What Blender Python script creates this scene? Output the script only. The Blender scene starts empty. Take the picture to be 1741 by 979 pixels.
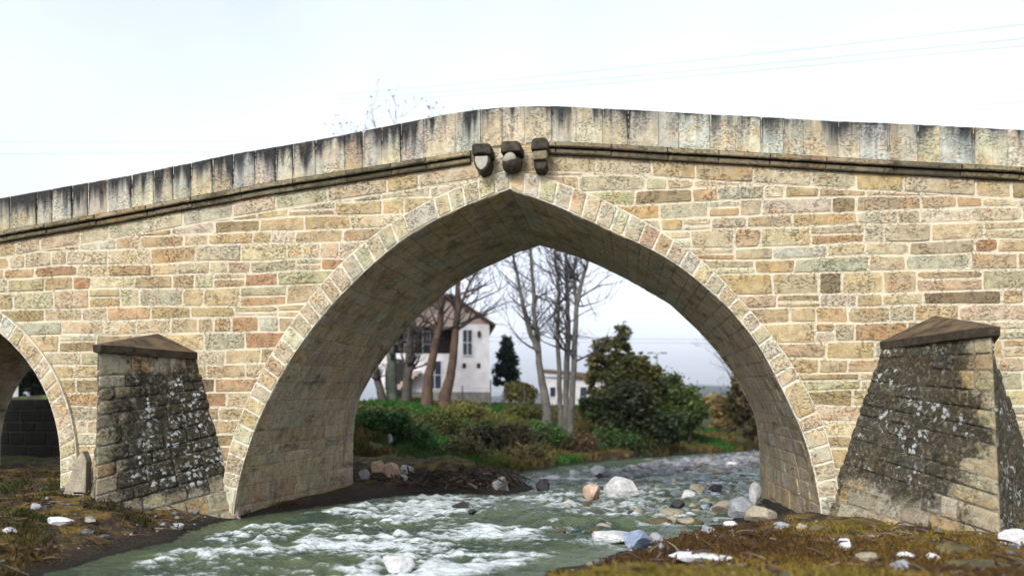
import bpy, bmesh, math, random
import numpy as np
from mathutils import Vector, noise as mnoise

random.seed(7)
R = math.radians
SC = bpy.context.scene
COL = SC.collection

# ------------------------------------------------------------------ camera, sky, sun, exposure
FPX, CX, HY, YAW, EYE = 1350.0, 870.5, 705.0, R(8.0), 2.5
SA, CA = math.sin(YAW), math.cos(YAW)
D = 18.0                       # distance to the bridge's front face
TH = 7.2                       # width of the bridge
cam_d = bpy.data.cameras.new('camera')
cam = bpy.data.objects.new('camera', cam_d); COL.objects.link(cam)
cam.location = (0, 0, EYE); cam.rotation_euler = (R(90), 0, YAW)
cam_d.sensor_width = 36.0; cam_d.lens = 36.0 * FPX / 1741.0
cam_d.shift_y = (HY - 489.5) / 1741.0
cam_d.clip_start = 0.1; cam_d.clip_end = 20000
cam_d.dof.use_dof = True; cam_d.dof.focus_distance = 18.5; cam_d.dof.aperture_fstop = 0.36
SC.camera = cam

SUN_EL, SUN_AZ = R(36), R(197)          # azimuth measured from +Y towards +X: behind and left of the camera
W = bpy.data.worlds.new('World'); SC.world = W; W.use_nodes = True
nt = W.node_tree; nt.nodes.clear()
def wn(t, **k):
    n = nt.nodes.new(t)
    for a, b in k.items(): setattr(n, a, b)
    return n
sky = wn('ShaderNodeTexSky', sky_type='NISHITA', sun_disc=False, sun_elevation=SUN_EL, sun_rotation=SUN_AZ,
         altitude=100, air_density=1.0, dust_density=3.0, ozone_density=1.0)
hsv = wn('ShaderNodeHueSaturation'); hsv.inputs['Saturation'].default_value = 0.22
tc = wn('ShaderNodeTexCoord'); sep = wn('ShaderNodeSeparateXYZ')
ramp = wn('ShaderNodeValToRGB')          # overcast: paler overhead than at the horizon
e = ramp.color_ramp.elements
e[0].position = 0.0; e[0].color = (1.20, 1.18, 1.30, 1)
e[1].position = 0.60; e[1].color = (1.32, 1.41, 1.44, 1)
m1 = ramp.color_ramp.elements.new(0.20); m1.color = (1.18, 1.19, 1.30, 1)
m2 = ramp.color_ramp.elements.new(0.34); m2.color = (1.30, 1.37, 1.41, 1)
cl = wn('ShaderNodeTexNoise'); cl.inputs['Scale'].default_value = 3.0; cl.inputs['Detail'].default_value = 5
clm = wn('ShaderNodeMapRange'); clm.inputs['From Min'].default_value = 0.3; clm.inputs['From Max'].default_value = 0.7
clm.inputs['To Min'].default_value = 0.90; clm.inputs['To Max'].default_value = 1.10
mul = wn('ShaderNodeMixRGB', blend_type='MULTIPLY'); mul.inputs[0].default_value = 1.0
mul2 = wn('ShaderNodeMixRGB', blend_type='MULTIPLY'); mul2.inputs[0].default_value = 1.0
bg = wn('ShaderNodeBackground'); bg.inputs['Strength'].default_value = 0.12
out = wn('ShaderNodeOutputWorld')
L = nt.links.new
L(sky.outputs[0], hsv.inputs['Color']); L(tc.outputs['Generated'], sep.inputs[0]); L(sep.outputs['Z'], ramp.inputs[0])
L(tc.outputs['Generated'], cl.inputs['Vector']); L(cl.outputs['Fac'], clm.inputs['Value'])
L(hsv.outputs[0], mul.inputs[1]); L(ramp.outputs[0], mul.inputs[2])
dirm = wn('ShaderNodeMapRange'); dirm.inputs['From Min'].default_value = -.6; dirm.inputs['From Max'].default_value = .5   # added factor: sky brighter ahead, dimmer behind, balancing wall against sky
dirm.inputs['To Min'].default_value = 0.62; dirm.inputs['To Max'].default_value = 1.06
mul3 = wn('ShaderNodeMixRGB', blend_type='MULTIPLY'); mul3.inputs[0].default_value = 1.0
L(sep.outputs['Y'], dirm.inputs['Value']); L(mul.outputs[0], mul3.inputs[1]); L(dirm.outputs[0], mul3.inputs[2])
L(mul3.outputs[0], mul2.inputs[1]); L(clm.outputs[0], mul2.inputs[2]); L(mul2.outputs[0], bg.inputs['Color']); L(bg.outputs[0], out.inputs[0])

sun_d = bpy.data.lights.new('sun', 'SUN'); sun_d.energy = 1.5; sun_d.angle = R(14); sun_d.color = (1.0, 0.95, 0.86)
sun = bpy.data.objects.new('sun', sun_d); COL.objects.link(sun)
sd_ = Vector((math.sin(SUN_AZ) * math.cos(SUN_EL), math.cos(SUN_AZ) * math.cos(SUN_EL), math.sin(SUN_EL)))
sun.rotation_euler = sd_.to_track_quat('Z', 'Y').to_euler(); sun.location = sd_ * 60
vs = SC.view_settings
vs.view_transform = 'Standard'; vs.look = 'None'; vs.gamma = 1.0; vs.exposure = 1.05; vs.use_curve_mapping = False
SC.cycles.use_denoising = True; SC.cycles.max_bounces = 6; SC.cycles.diffuse_bounces = 3

# ------------------------------------------------------------------ pixel <-> place helpers
def ray(px, py):
    u = (px - CX) / FPX; w = (HY - py) / FPX
    return (u * CA - SA, u * SA + CA, w)
def P(px, py, y=D):
    d = ray(px, py); t = y / d[1]
    return (d[0] * t, y, EYE + d[2] * t)
def G(px, py, z=0.0):
    d = ray(px, py); t = (z - EYE) / d[2]
    return (d[0] * t, d[1] * t, z)
def XZ(px, py, y=D):
    p = P(px, py, y); return (p[0], p[2])

# ------------------------------------------------------------------ noise
def vnoise(x, y, seed=0):
    x = np.asarray(x, float); y = np.asarray(y, float)
    xi = np.floor(x).astype(np.int64); yi = np.floor(y).astype(np.int64)
    fx = x - xi; fy = y - yi
    fx = fx * fx * (3 - 2 * fx); fy = fy * fy * (3 - 2 * fy)
    def h(a, b):
        n = (a * 374761393 + b * 668265263 + seed * 144665) & 0x7fffffff
        n = ((n ^ (n >> 13)) * 1274126177) & 0x7fffffff
        return ((n ^ (n >> 16)) & 0xffff) / 65535.0
    return (h(xi, yi) * (1 - fx) + h(xi + 1, yi) * fx) * (1 - fy) + (h(xi, yi + 1) * (1 - fx) + h(xi + 1, yi + 1) * fx) * fy
def fbm(x, y, seed=0, o=4, g=0.5):
    s = 0; a = 1.0; t = 0; f = 1.0
    for i in range(o):
        s = s + a * vnoise(np.asarray(x) * f, np.asarray(y) * f, seed + i * 17); t += a; a *= g; f *= 2.03
    return s / t
def sstep(a, b, x):
    t = np.clip((x - a) / (b - a), 0, 1); return t * t * (3 - 2 * t)

# ------------------------------------------------------------------ object helpers
def tag(o, label=None, cat=None, group=None, kind=None):
    for k, v in (('label', label), ('category', cat), ('group', group), ('kind', kind)):
        if v: o[k] = v
    return o
def empty(name, loc=(0, 0, 0), **k):
    o = bpy.data.objects.new(name, None); COL.objects.link(o); o.location = loc
    o.empty_display_size = 0.2
    return tag(o, **k)

class MB:
    """collects faces (+ a colour per face, two numbers per vertex) for ONE mesh object"""
    def __init__(s): s.v = []; s.f = []; s.c = []; s.e = []; s.t = []
    def vert(s, p, e=0.0, t=0.0): s.v.append(tuple(p)); s.e.append(e); s.t.append(t); return len(s.v) - 1
    def face(s, idx, c=(1, 1, 1)): s.f.append(tuple(idx)); s.c.append(c)
    def box(s, x0, x1, y0, y1, z0, z1, c=(1, 1, 1)):
        b = [s.vert((x, y, z)) for z in (z0, z1) for y in (y0, y1) for x in (x0, x1)]
        for q in ((0, 2, 3, 1), (4, 5, 7, 6), (0, 1, 5, 4), (2, 6, 7, 3), (0, 4, 6, 2), (1, 3, 7, 5)): s.face([b[i] for i in q], c)
    def tube(s, pts, rad, n=6, c=(1, 1, 1), cap=True):
        pts = [Vector(p) for p in pts]; rings = []
        for i, p in enumerate(pts):
            d = (pts[min(i + 1, len(pts) - 1)] - pts[max(i - 1, 0)])
            if d.length < 1e-6: d = Vector((0, 0, 1))
            d.normalize()
            a = d.cross(Vector((0.31, 0.77, 0.1)) if abs(d.z) > .8 else Vector((0, 0, 1))); a.normalize(); b = d.cross(a)
            r = rad[i] if hasattr(rad, '__len__') else rad
            rings.append([s.vert(p + (a * math.cos(6.28318 * k / n) + b * math.sin(6.28318 * k / n)) * r) for k in range(n)])
        for q0, q1 in zip(rings, rings[1:]):
            for k in range(n): s.face((q0[k], q0[(k + 1) % n], q1[(k + 1) % n], q1[k]), c)
        if cap: s.face(rings[0][::-1], c); s.face(rings[-1], c)
    def build(s, name, mat, parent=None, smooth=False):
        me = bpy.data.meshes.new(name); me.from_pydata(s.v, [], s.f); 
        if any(c != (1, 1, 1) for c in s.c):
            a = me.attributes.new('tint', 'FLOAT_COLOR', 'FACE')
            arr = np.ones((len(s.f), 4), np.float32); arr[:, :3] = np.array(s.c, np.float32); a.data.foreach_set('color', arr.ravel())
        if any(s.e):
            a = me.attributes.new('edge', 'FLOAT', 'POINT'); a.data.foreach_set('value', np.array(s.e, np.float32))
        if any(s.t):
            a = me.attributes.new('top', 'FLOAT', 'POINT'); a.data.foreach_set('value', np.array(s.t, np.float32))
        if smooth: me.polygons.foreach_set('use_smooth', [True] * len(me.polygons))
        me.update()
        if mat: me.materials.append(mat)
        o = bpy.data.objects.new(name, me); COL.objects.link(o)
        if parent: 
            o.parent = parent
            w = Vector(parent.location); q = parent.parent
            while q: w += Vector(q.location); q = q.parent
            if w.length > 0: me.transform(__import__('mathutils').Matrix.Translation(-w))
        return o

def area2(p): return sum(p[i][0] * p[(i + 1) % len(p)][1] - p[(i + 1) % len(p)][0] * p[i][1] for i in range(len(p))) / 2
def clip(poly, a, b, c):                       # keep a*x+b*y<=c
    o = []
    for i in range(len(poly)):
        p, q = poly[i], poly[(i + 1) % len(poly)]
        dp = a * p[0] + b * p[1] - c; dq = a * q[0] + b * q[1] - c
        if dp <= 0: o.append(p)
        if dp * dq < 0:
            t = dp / (dp - dq); o.append((p[0] + t * (q[0] - p[0]), p[1] + t * (q[1] - p[1])))
    return o
def inset(poly, d):
    n = len(poly); o = []
    for i in range(n):
        p0, p1, p2 = poly[i - 1], poly[i], poly[(i + 1) % n]
        e1 = (p1[0] - p0[0], p1[1] - p0[1]); e2 = (p2[0] - p1[0], p2[1] - p1[1])
        l1 = math.hypot(*e1) or 1e-9; l2 = math.hypot(*e2) or 1e-9
        n1 = (-e1[1] / l1, e1[0] / l1); n2 = (-e2[1] / l2, e2[0] / l2)
        k = 1 + n1[0] * n2[0] + n1[1] * n2[1]
        k = max(k, 0.35)
        o.append((p1[0] + (n1[0] + n2[0]) / k * d, p1[1] + (n1[1] + n2[1]) / k * d))
    if area2(o) < 0.12 * area2(poly):
        cx = sum(p[0] for p in poly) / n; cy = sum(p[1] for p in poly) / n
        o = [(cx + (p[0] - cx) * .55, cy + (p[1] - cy) * .55) for p in poly]
    return o
def dedupe(poly, eps=.012):
    o = []
    for p in poly:
        if not o or math.hypot(p[0] - o[-1][0], p[1] - o[-1][1]) > eps: o.append(p)
    if len(o) > 2 and math.hypot(o[0][0] - o[-1][0], o[0][1] - o[-1][1]) < eps: o.pop()
    return o
def chamfer(poly, r):
    o = []; n = len(poly)
    for i in range(n):
        p0, p1, p2 = poly[i - 1], poly[i], poly[(i + 1) % n]
        for q in (p0, p2):
            l = math.hypot(q[0] - p1[0], q[1] - p1[1]); k = min(r * random.uniform(.4, 1.5), l * .3) / max(l, 1e-6)
            o.append((p1[0] + (q[0] - p1[0]) * k, p1[1] + (q[1] - p1[1]) * k))
    return o
def stone(mb, poly, fmap, tint, m=.016, h=.03, bev=.022, skirt=0.0, topf=None, round_=.03):
    """one dressed block: mortar rim, bevelled edge, proud face. poly in face coordinates (metres), CCW"""
    poly = dedupe(poly)
    if len(poly) < 3: return
    if area2(poly) < 0: poly = poly[::-1]
    if area2(poly) < .004: return
    r0 = chamfer(poly, .001)
    jt = m * .55
    base = [(p[0] + random.uniform(-jt, jt), p[1] + random.uniform(-jt, jt)) for p in inset(poly, m)]
    if area2(base) <= 0: base = inset(poly, m)
    if random.random() < .12: round_ *= 3
    r1 = chamfer(base, round_); st_ = random.getstate()
    r2 = chamfer(inset(base, bev), round_ * 1.2); r3 = chamfer(inset(base, bev + .05), round_ * 1.3)
    T = topf or (lambda p: 0.0)
    tx, ty = random.uniform(-.012, .012), random.uniform(-.012, .012)
    def ring(pts, hh, e):
        o = []
        for p in pts:
            pos, nr = fmap(*p); k = hh
            if hh > .001: k += tx * (p[0] - poly[0][0]) + ty * (p[1] - poly[0][1])
            o.append(mb.vert((pos[0] + nr[0] * k, pos[1] + nr[1] * k, pos[2] + nr[2] * k), e, T(p)))
        return o
    a, b, c, d = ring(r0, 0, 1), ring(r1, 0.0005, .9), ring(r2, h * .85, .42), ring(r3, h, 0.02)
    n = len(a)
    for q0, q1 in ((a, b), (b, c), (c, d)):
        for i in range(n): mb.face((q0[i], q0[(i + 1) % n], q1[(i + 1) % n], q1[i]), tint)
    mb.face(d, tint)
    if skirt:
        s = ring(r0, -skirt, 1)
        for i in range(n): mb.face((s[i], s[(i + 1) % n], a[(i + 1) % n], a[i]), tint)

# ------------------------------------------------------------------ materials
def mat(name):
    m = bpy.data.materials.new(name); m.use_nodes = True
    return m, m.node_tree, m.node_tree.nodes['Principled BSDF']
class NT:
    def __init__(s, tree): s.t = tree
    def n(s, typ, ins=None, **k):
        o = s.t.nodes.new(typ)
        for a, b in k.items(): setattr(o, a, b)
        for a, b in (ins or {}).items():
            if isinstance(b, bpy.types.NodeSocket): s.t.links.new(b, o.inputs[a])
            else: o.inputs[a].default_value = b
        return o
    def noise(s, vec, scale, detail=4, rough=.55, dist=0):
        return s.n('ShaderNodeTexNoise', {'Vector': vec, 'Scale': scale, 'Detail': detail, 'Roughness': rough, 'Distortion': dist}).outputs['Fac']
    def rng(s, v, a, b, c=0.0, d=1.0): return s.n('ShaderNodeMapRange', {'Value': v, 'From Min': a, 'From Max': b, 'To Min': c, 'To Max': d}).outputs[0]
    def math(s, op, a, b=0.0): return s.n('ShaderNodeMath', {0: a, 1: b}, operation=op).outputs[0]
    def mix(s, f, a, b, bt='MIX'): return s.n('ShaderNodeMixRGB', {0: f, 1: a, 2: b}, blend_type=bt).outputs[0]
    def pos(s): return s.n('ShaderNodeNewGeometry').outputs['Position']
    def scale(s, v, k): return s.n('ShaderNodeMapping', {'Vector': v, 'Scale': k}).outputs[0]
    def attr(s, a, out='Color'): return s.n('ShaderNodeAttribute', attribute_name=a).outputs[out]
    def bump(s, h, strength, dist=.03): return s.n('ShaderNodeBump', {'Height': h, 'Strength': strength, 'Distance': dist}).outputs[0]
def C4(c): return (c[0], c[1], c[2], 1)

def stone_mat(name, mortar=(.60, .53, .40), pit=.5, stain=.3, stain_col=(.06, .05, .035), streak=0.0, crust=0.0, lichen=0.0, wet=0.0, mort_w=.62, gain=1.0, salt=0.0):
    m, t, b = mat(name); N = NT(t); p = N.pos()
    tint = N.attr('tint')
    big = N.noise(p, 1.3, 3); mid = N.noise(p, 6, 5, .65); fine = N.noise(p, 38, 3, .6)
    k = N.math('MULTIPLY', N.rng(mid, .28, .72, .72, 1.30), N.rng(fine, .3, .7, .76, 1.22))
    k = N.math('MULTIPLY', k, gain)
    col = N.mix(1, tint, k, 'MULTIPLY')
    hue = N.noise(N.scale(p, (1, 1, 1.6)), 2.6, 3)                       # ochre iron bloom in some blocks
    col = N.mix(N.rng(hue, .5, .72, 0, .55), col, N.mix(1, col, (1.12, .82, .55, 1), 'MULTIPLY'))
    bed = N.noise(N.scale(p, (1, 1, 7)), 3.5, 4, .65)                    # bedding planes
    pits = N.math('MULTIPLY', N.rng(N.noise(N.scale(p, (1, 1, 1.7)), 15, 5, .74), .53, .62), N.rng(N.noise(p, 1.9, 2), .40, .58))
    col = N.mix(N.math('MULTIPLY', pits, pit), col, (.085, .06, .035, 1))
    col = N.mix(N.rng(bed, .58, .72, 0, .5 * pit), col, N.mix(1, col, (.5, .42, .32, 1), 'MULTIPLY'))
    if stain: col = N.mix(N.math('MULTIPLY', N.rng(N.noise(N.scale(p, (1.6, 1.6, .8)), .9, 5, .62), .52, .74), stain), col, C4(stain_col))
    top = None
    if streak:
        top = N.attr('top', 'Fac')
        st = N.noise(N.scale(p, (3.0, 1, .22)), 1.4, 4, .55)
        st2 = N.noise(N.scale(p, (1.1, 1, .25)), 1.0, 3, .6)
        wv = N.math('ADD', N.math('ADD', st, N.math('MULTIPLY', st2, .8)), N.math('MULTIPLY', top, .44))
        # biological growth run down from the coping: grey film then black tongues
        lw = N.rng(N.n('ShaderNodeSeparateXYZ', {0: p}).outputs['X'], -12, 0, .16, 0)
        wv = N.math('SUBTRACT', N.math('ADD', wv, lw), .07); wv = N.math('ADD', wv, N.math('MULTIPLY', N.attr('edge', 'Fac'), N.rng(N.noise(N.scale(p, (1, 1, .1)), .9, 2), .45, .6, 0, .38)))
        col = N.mix(N.rng(wv, .95, 1.32, 0, .8), col, (.15, .16, .17, 1))
        col = N.mix(N.rng(wv, 1.18, 1.36, 0, streak), col, (.022, .022, .024, 1))
        col = N.mix(N.rng(N.noise(N.scale(p, (3, 1, .35)), 1.7, 4), .58, .68, 0, .35), col, (.30, .17, .06, 1))
    edge = N.attr('edge', 'Fac')
    if salt:
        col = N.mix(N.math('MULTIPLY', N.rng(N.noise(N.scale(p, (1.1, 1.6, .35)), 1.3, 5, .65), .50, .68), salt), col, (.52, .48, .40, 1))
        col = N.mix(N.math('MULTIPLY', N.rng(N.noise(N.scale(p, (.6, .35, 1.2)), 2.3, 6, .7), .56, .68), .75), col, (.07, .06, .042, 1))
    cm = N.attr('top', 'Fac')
    mf = N.rng(N.math('ADD', edge, N.math('MULTIPLY', N.math('SUBTRACT', N.noise(p, 8, 5, .65), .5), 1.25)), mort_w, mort_w + .10)
    mcol = N.mix(N.rng(fine, .3, .7), C4([c * .72 for c in mortar]), C4(mortar))
    mcol = N.mix(N.rng(big, .5, .8, 0, .4), mcol, C4([mortar[0] * .62, mortar[1] * .56, mortar[2] * .46]))
    col = N.mix(mf, col, mcol)
    h = N.math('ADD', N.math('MULTIPLY', mid, .8), N.math('MULTIPLY', fine, .35))
    h = N.math('SUBTRACT', h, N.math('MULTIPLY', pits, .9))
    h = N.math('ADD', h, N.math('MULTIPLY', bed, .5))
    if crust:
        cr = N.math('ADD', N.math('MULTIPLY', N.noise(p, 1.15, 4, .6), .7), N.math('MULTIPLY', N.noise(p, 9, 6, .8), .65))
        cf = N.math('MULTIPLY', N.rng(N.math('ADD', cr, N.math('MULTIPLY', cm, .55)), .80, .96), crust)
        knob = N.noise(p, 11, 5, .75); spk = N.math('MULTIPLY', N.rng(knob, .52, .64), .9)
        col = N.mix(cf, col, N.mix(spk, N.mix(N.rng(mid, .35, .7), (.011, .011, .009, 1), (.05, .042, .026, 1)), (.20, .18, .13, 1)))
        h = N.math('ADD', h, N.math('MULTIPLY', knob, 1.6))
    if lichen:
        v = N.n('ShaderNodeTexVoronoi', {'Vector': N.n('ShaderNodeVectorMath', {0: p, 1: N.n('ShaderNodeVectorMath', {0: N.n('ShaderNodeTexNoise', {'Vector': p, 'Scale': 9.0}).outputs['Color'], 1: (.16, .16, .16)}, operation='MULTIPLY').outputs[0]}, operation='ADD').outputs[0], 'Scale': 8.5}).outputs['Distance']
        lf = N.math('MULTIPLY', N.rng(v, .44, .36), N.rng(N.math('ADD', N.math('MULTIPLY', N.noise(p, 1.5, 3), .5), N.math('MULTIPLY', cm, .5)), .80 - .12 * lichen, .90 - .12 * lichen))
        lf = N.math('MULTIPLY', lf, N.rng(N.noise(p, 3.2, 3), .46, .54))
        col = N.mix(lf, col, (.46, .48, .49, 1)); h = N.math('ADD', h, N.math('MULTIPLY', lf, .6))
    t.links.new(col, b.inputs['Base Color'])
    b.inputs['Roughness'].default_value = .88 - .3 * wet; b.inputs['Specular IOR Level'].default_value = .25
    t.links.new(N.bump(h, .85, .035), b.inputs['Normal'])
    return m

def simple(name, c1, c2=None, scale=5, rough=.8, bump=.3, spec=.3, metal=0, attr=None, dist=.02):
    m, t, b = mat(name); N = NT(t); p = N.pos()
    f = N.rng(N.noise(p, scale, 5, .62), .3, .7)
    col = N.mix(f, C4(c1), C4(c2 or c1))
    if attr: col = N.mix(1, col, N.attr('tint'), 'MULTIPLY')
    t.links.new(col, b.inputs['Base Color']); b.inputs['Roughness'].default_value = rough
    b.inputs['Specular IOR Level'].default_value = spec; b.inputs['Metallic'].default_value = metal
    if bump: t.links.new(N.bump(N.noise(p, scale * 4, 5, .65), bump, dist), b.inputs['Normal'])
    return m
def leaf_mat(name, c):
    m, t, b = mat(name); N = NT(t); p = N.pos()
    col = N.mix(1, C4(c), N.attr('tint'), 'MULTIPLY')
    t.links.new(col, b.inputs['Base Color']); b.inputs['Roughness'].default_value = .55; b.inputs['Specular IOR Level'].default_value = .3
    tr = N.n('ShaderNodeBsdfTranslucent', {'Color': col}); mx = N.n('ShaderNodeMixShader', {0: .25})
    t.links.new(b.outputs[0], mx.inputs[1]); t.links.new(tr.outputs[0], mx.inputs[2])
    t.links.new(mx.outputs[0], t.nodes['Material Output'].inputs[0])
    return m

M = {}
M['ashlar'] = stone_mat('ashlar', stain=.25, pit=.48, mortar=(.72, .64, .49), gain=.94, mort_w=.62)
M['ring'] = stone_mat('ring stone', pit=.45, stain=.14, mortar=(.76, .70, .57), gain=.94, mort_w=.60)
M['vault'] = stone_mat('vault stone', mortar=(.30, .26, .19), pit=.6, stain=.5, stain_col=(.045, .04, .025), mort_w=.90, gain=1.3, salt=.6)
M['parapet'] = stone_mat('parapet stone', pit=.2, stain=.1, streak=.93, mortar=(.46, .44, .38), mort_w=.86, gain=1.1)
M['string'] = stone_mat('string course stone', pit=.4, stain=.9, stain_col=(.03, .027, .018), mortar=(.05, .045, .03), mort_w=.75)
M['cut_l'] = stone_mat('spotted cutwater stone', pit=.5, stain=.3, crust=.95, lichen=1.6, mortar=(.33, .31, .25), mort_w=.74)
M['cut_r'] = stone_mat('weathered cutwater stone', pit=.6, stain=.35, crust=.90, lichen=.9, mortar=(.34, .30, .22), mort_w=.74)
M['cap'] = simple('dark cap stone', (.030, .022, .015), (.17, .118, .07), 3, .9, .8, dist=.04)
M['corbel'] = simple('weathered corbel stone', (.014, .012, .010), (.085, .072, .052), 7, .9, .8, dist=.03)
M['corbel_face'] = simple('pale corbel face', (.30, .28, .23), (.44, .42, .37), 9, .9, .6, dist=.02)
M['darkwall'] = stone_mat('shade darkened stone', mortar=(.08, .08, .07), pit=.4, stain=.5, stain_col=(.012, .015, .01), gain=.07)  # near black: the shade on this wall is put into its colour
M['road'] = simple('cobble road', (.16, .15, .13), (.26, .24, .2), 3)

# ------------------------------------------------------------------ the bridge
TINTS = [((.49, .39, .25), 6), ((.44, .34, .205), 4.5), ((.51, .425, .285), 5), ((.45, .315, .185), 2.2), ((.40, .25, .14), .9),
         ((.455, .42, .29), 3.5), ((.44, .43, .335), 1.2), ((.32, .25, .15), .9), ((.21, .165, .105), .25), ((.54, .465, .335), 3)]
def pick(lst=TINTS, warm=0.0):
    ws = [w * ((1 + warm) if c[0] > c[2] * 2 else 1.0) for c, w in lst]
    c = random.choices([q for q, w in lst], ws)[0]
    k = random.uniform(.88, 1.10)
    return (c[0] * k, c[1] * k * random.uniform(.96, 1.03), c[2] * k * random.uniform(.88, 1.06))

bridge = empty('stone_bridge', (0, 0, 0), label='old humpbacked bridge of tan stone blocks with a pointed main arch over the river', cat='bridge')

IL = [(868, 323), (800, 348), (740, 376), (690, 405), (640, 446), (600, 484), (550, 536), (500, 605), (470, 656), (445, 707), (426, 757), (412, 805), (402, 850), (399, 880)]
EL = [(868, 290), (790, 316), (730, 343), (660, 384), (600, 431), (550, 481), (500, 546), (460, 606), (430, 665), (406, 720), (392, 766), (385, 800), (380, 840), (378, 880)]
IR = [(868, 323), (940, 349), (1000, 376), (1060, 404), (1100, 421), (1147, 448), (1195, 485), (1241, 526), (1290, 588), (1320, 645), (1350, 705), (1372, 760), (1385, 815), (1393, 860), (1397, 890)]
ER = [(868, 290), (940, 308), (1000, 330), (1060, 358), (1130, 398), (1190, 440), (1240, 490), (1290, 545), (1340, 610), (1375, 670), (1400, 722), (1415, 778), (1422, 815), (1426, 860), (1428, 890)]
BL = [(917, 416), (875, 430), (830, 449), (790, 470), (745, 503), (705, 541), (670, 580), (640, 618), (618, 655), (604, 695), (599, 740), (598, 790), (599, 828)]
BR = [(917, 416), (960, 428), (1004, 443), (1048, 463), (1092, 489), (1140, 516), (1192, 556), (1233, 604), (1264, 652), (1284, 705), (1292, 758), (1294, 810), (1294, 850)]
def world(l, y): return [np.array(XZ(a, b, y)) for a, b in l]
wIL, wEL, wIR, wER = (world(l, D) for l in (IL, EL, IR, ER))
wBL, wBR = world(BL, D + TH), world(BR, D + TH)
for l in (wIL, wEL, wIR, wER, wBL, wBR): l.append(np.array((l[-1][0], -0.7)))
class Poly:
    def __init__(s, pts):
        s.p = np.array(pts, float); d = np.hypot(*np.diff(s.p, axis=0).T); s.s = np.concatenate([[0], np.cumsum(d)]); s.len = s.s[-1]
    def at(s, f): return np.array([np.interp(f * s.len, s.s, s.p[:, 0]), np.interp(f * s.len, s.s, s.p[:, 1])])
def smooth_poly(pts, n=48, k=2):
    q = Poly(pts); a = np.array([q.at(i / n) for i in range(n + 1)])
    for _ in range(k):
        b = a.copy(); b[1:-1] = a[:-2] * .25 + a[1:-1] * .5 + a[2:] * .25; a = b
    return Poly(a)
pIL, pEL, pIR, pER, pBL, pBR = (smooth_poly(l) for l in (wIL, wEL, wIR, wER, wBL, wBR))

# small side arch on the left: a semicircle
SAX, SAZ, SAR = -17.8, 1.3, 4.0
def semi(r, n=24):
    right = [np.array((SAX + r * math.sin(a), SAZ + r * math.cos(a))) for a in np.linspace(0, math.pi / 2, n)] + [np.array((SAX + r, -.7))]
    left = [np.array((2 * SAX - p[0], p[1])) for p in right]
    return Poly(left), Poly(right)
sIL, sIR = semi(SAR); sEL, sER = semi(SAR + .44)

TOP = [(0, 338), (100, 320), (200, 303), (300, 283), (400, 262), (480, 249), (560, 235), (630, 221), (700, 207), (760, 195), (800, 189), (840, 185), (885, 182), (930, 181), (1000, 184), (1100, 189), (1200, 195), (1300, 200), (1400, 206), (1500, 210), (1600, 215), (1741, 222)]
PB = [(0, 396), (113, 377), (226, 357), (310, 341), (398, 325), (450, 315), (560, 298), (700, 276), (801, 260), (868, 247), (934, 244), (1040, 249), (1160, 256), (1285, 263), (1448, 273), (1600, 281), (1741, 288)]
wT = [XZ(*p) for p in TOP]; wP = [XZ(*p) for p in PB]
def ext(w, xl, xr):
    a, b = w[0], w[1]; s = (b[1] - a[1]) / (b[0] - a[0]) * .9
    c, d = w[-2], w[-1]; s2 = (d[1] - c[1]) / (d[0] - c[0])
    return [(xl, a[1] + s * (xl - a[0]))] + w + [(xr, d[1] + s2 * (xr - d[0]))]
XLm, XRm = -27.0, 17.0
wT = np.array(ext(wT, XLm, XRm)); wP = np.array(ext(wP, XLm, XRm))
def ztop(x): return float(np.interp(x, wT[:, 0], wT[:, 1]))
def zpar(x): return float(np.interp(x, wP[:, 0], wP[:, 1]))
STR_H = .27
def zstr(x): return zpar(x) - STR_H
XC0, XC1 = XZ(801, 260)[0], XZ(934, 244)[0]           # the string course stops between the corbels

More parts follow.
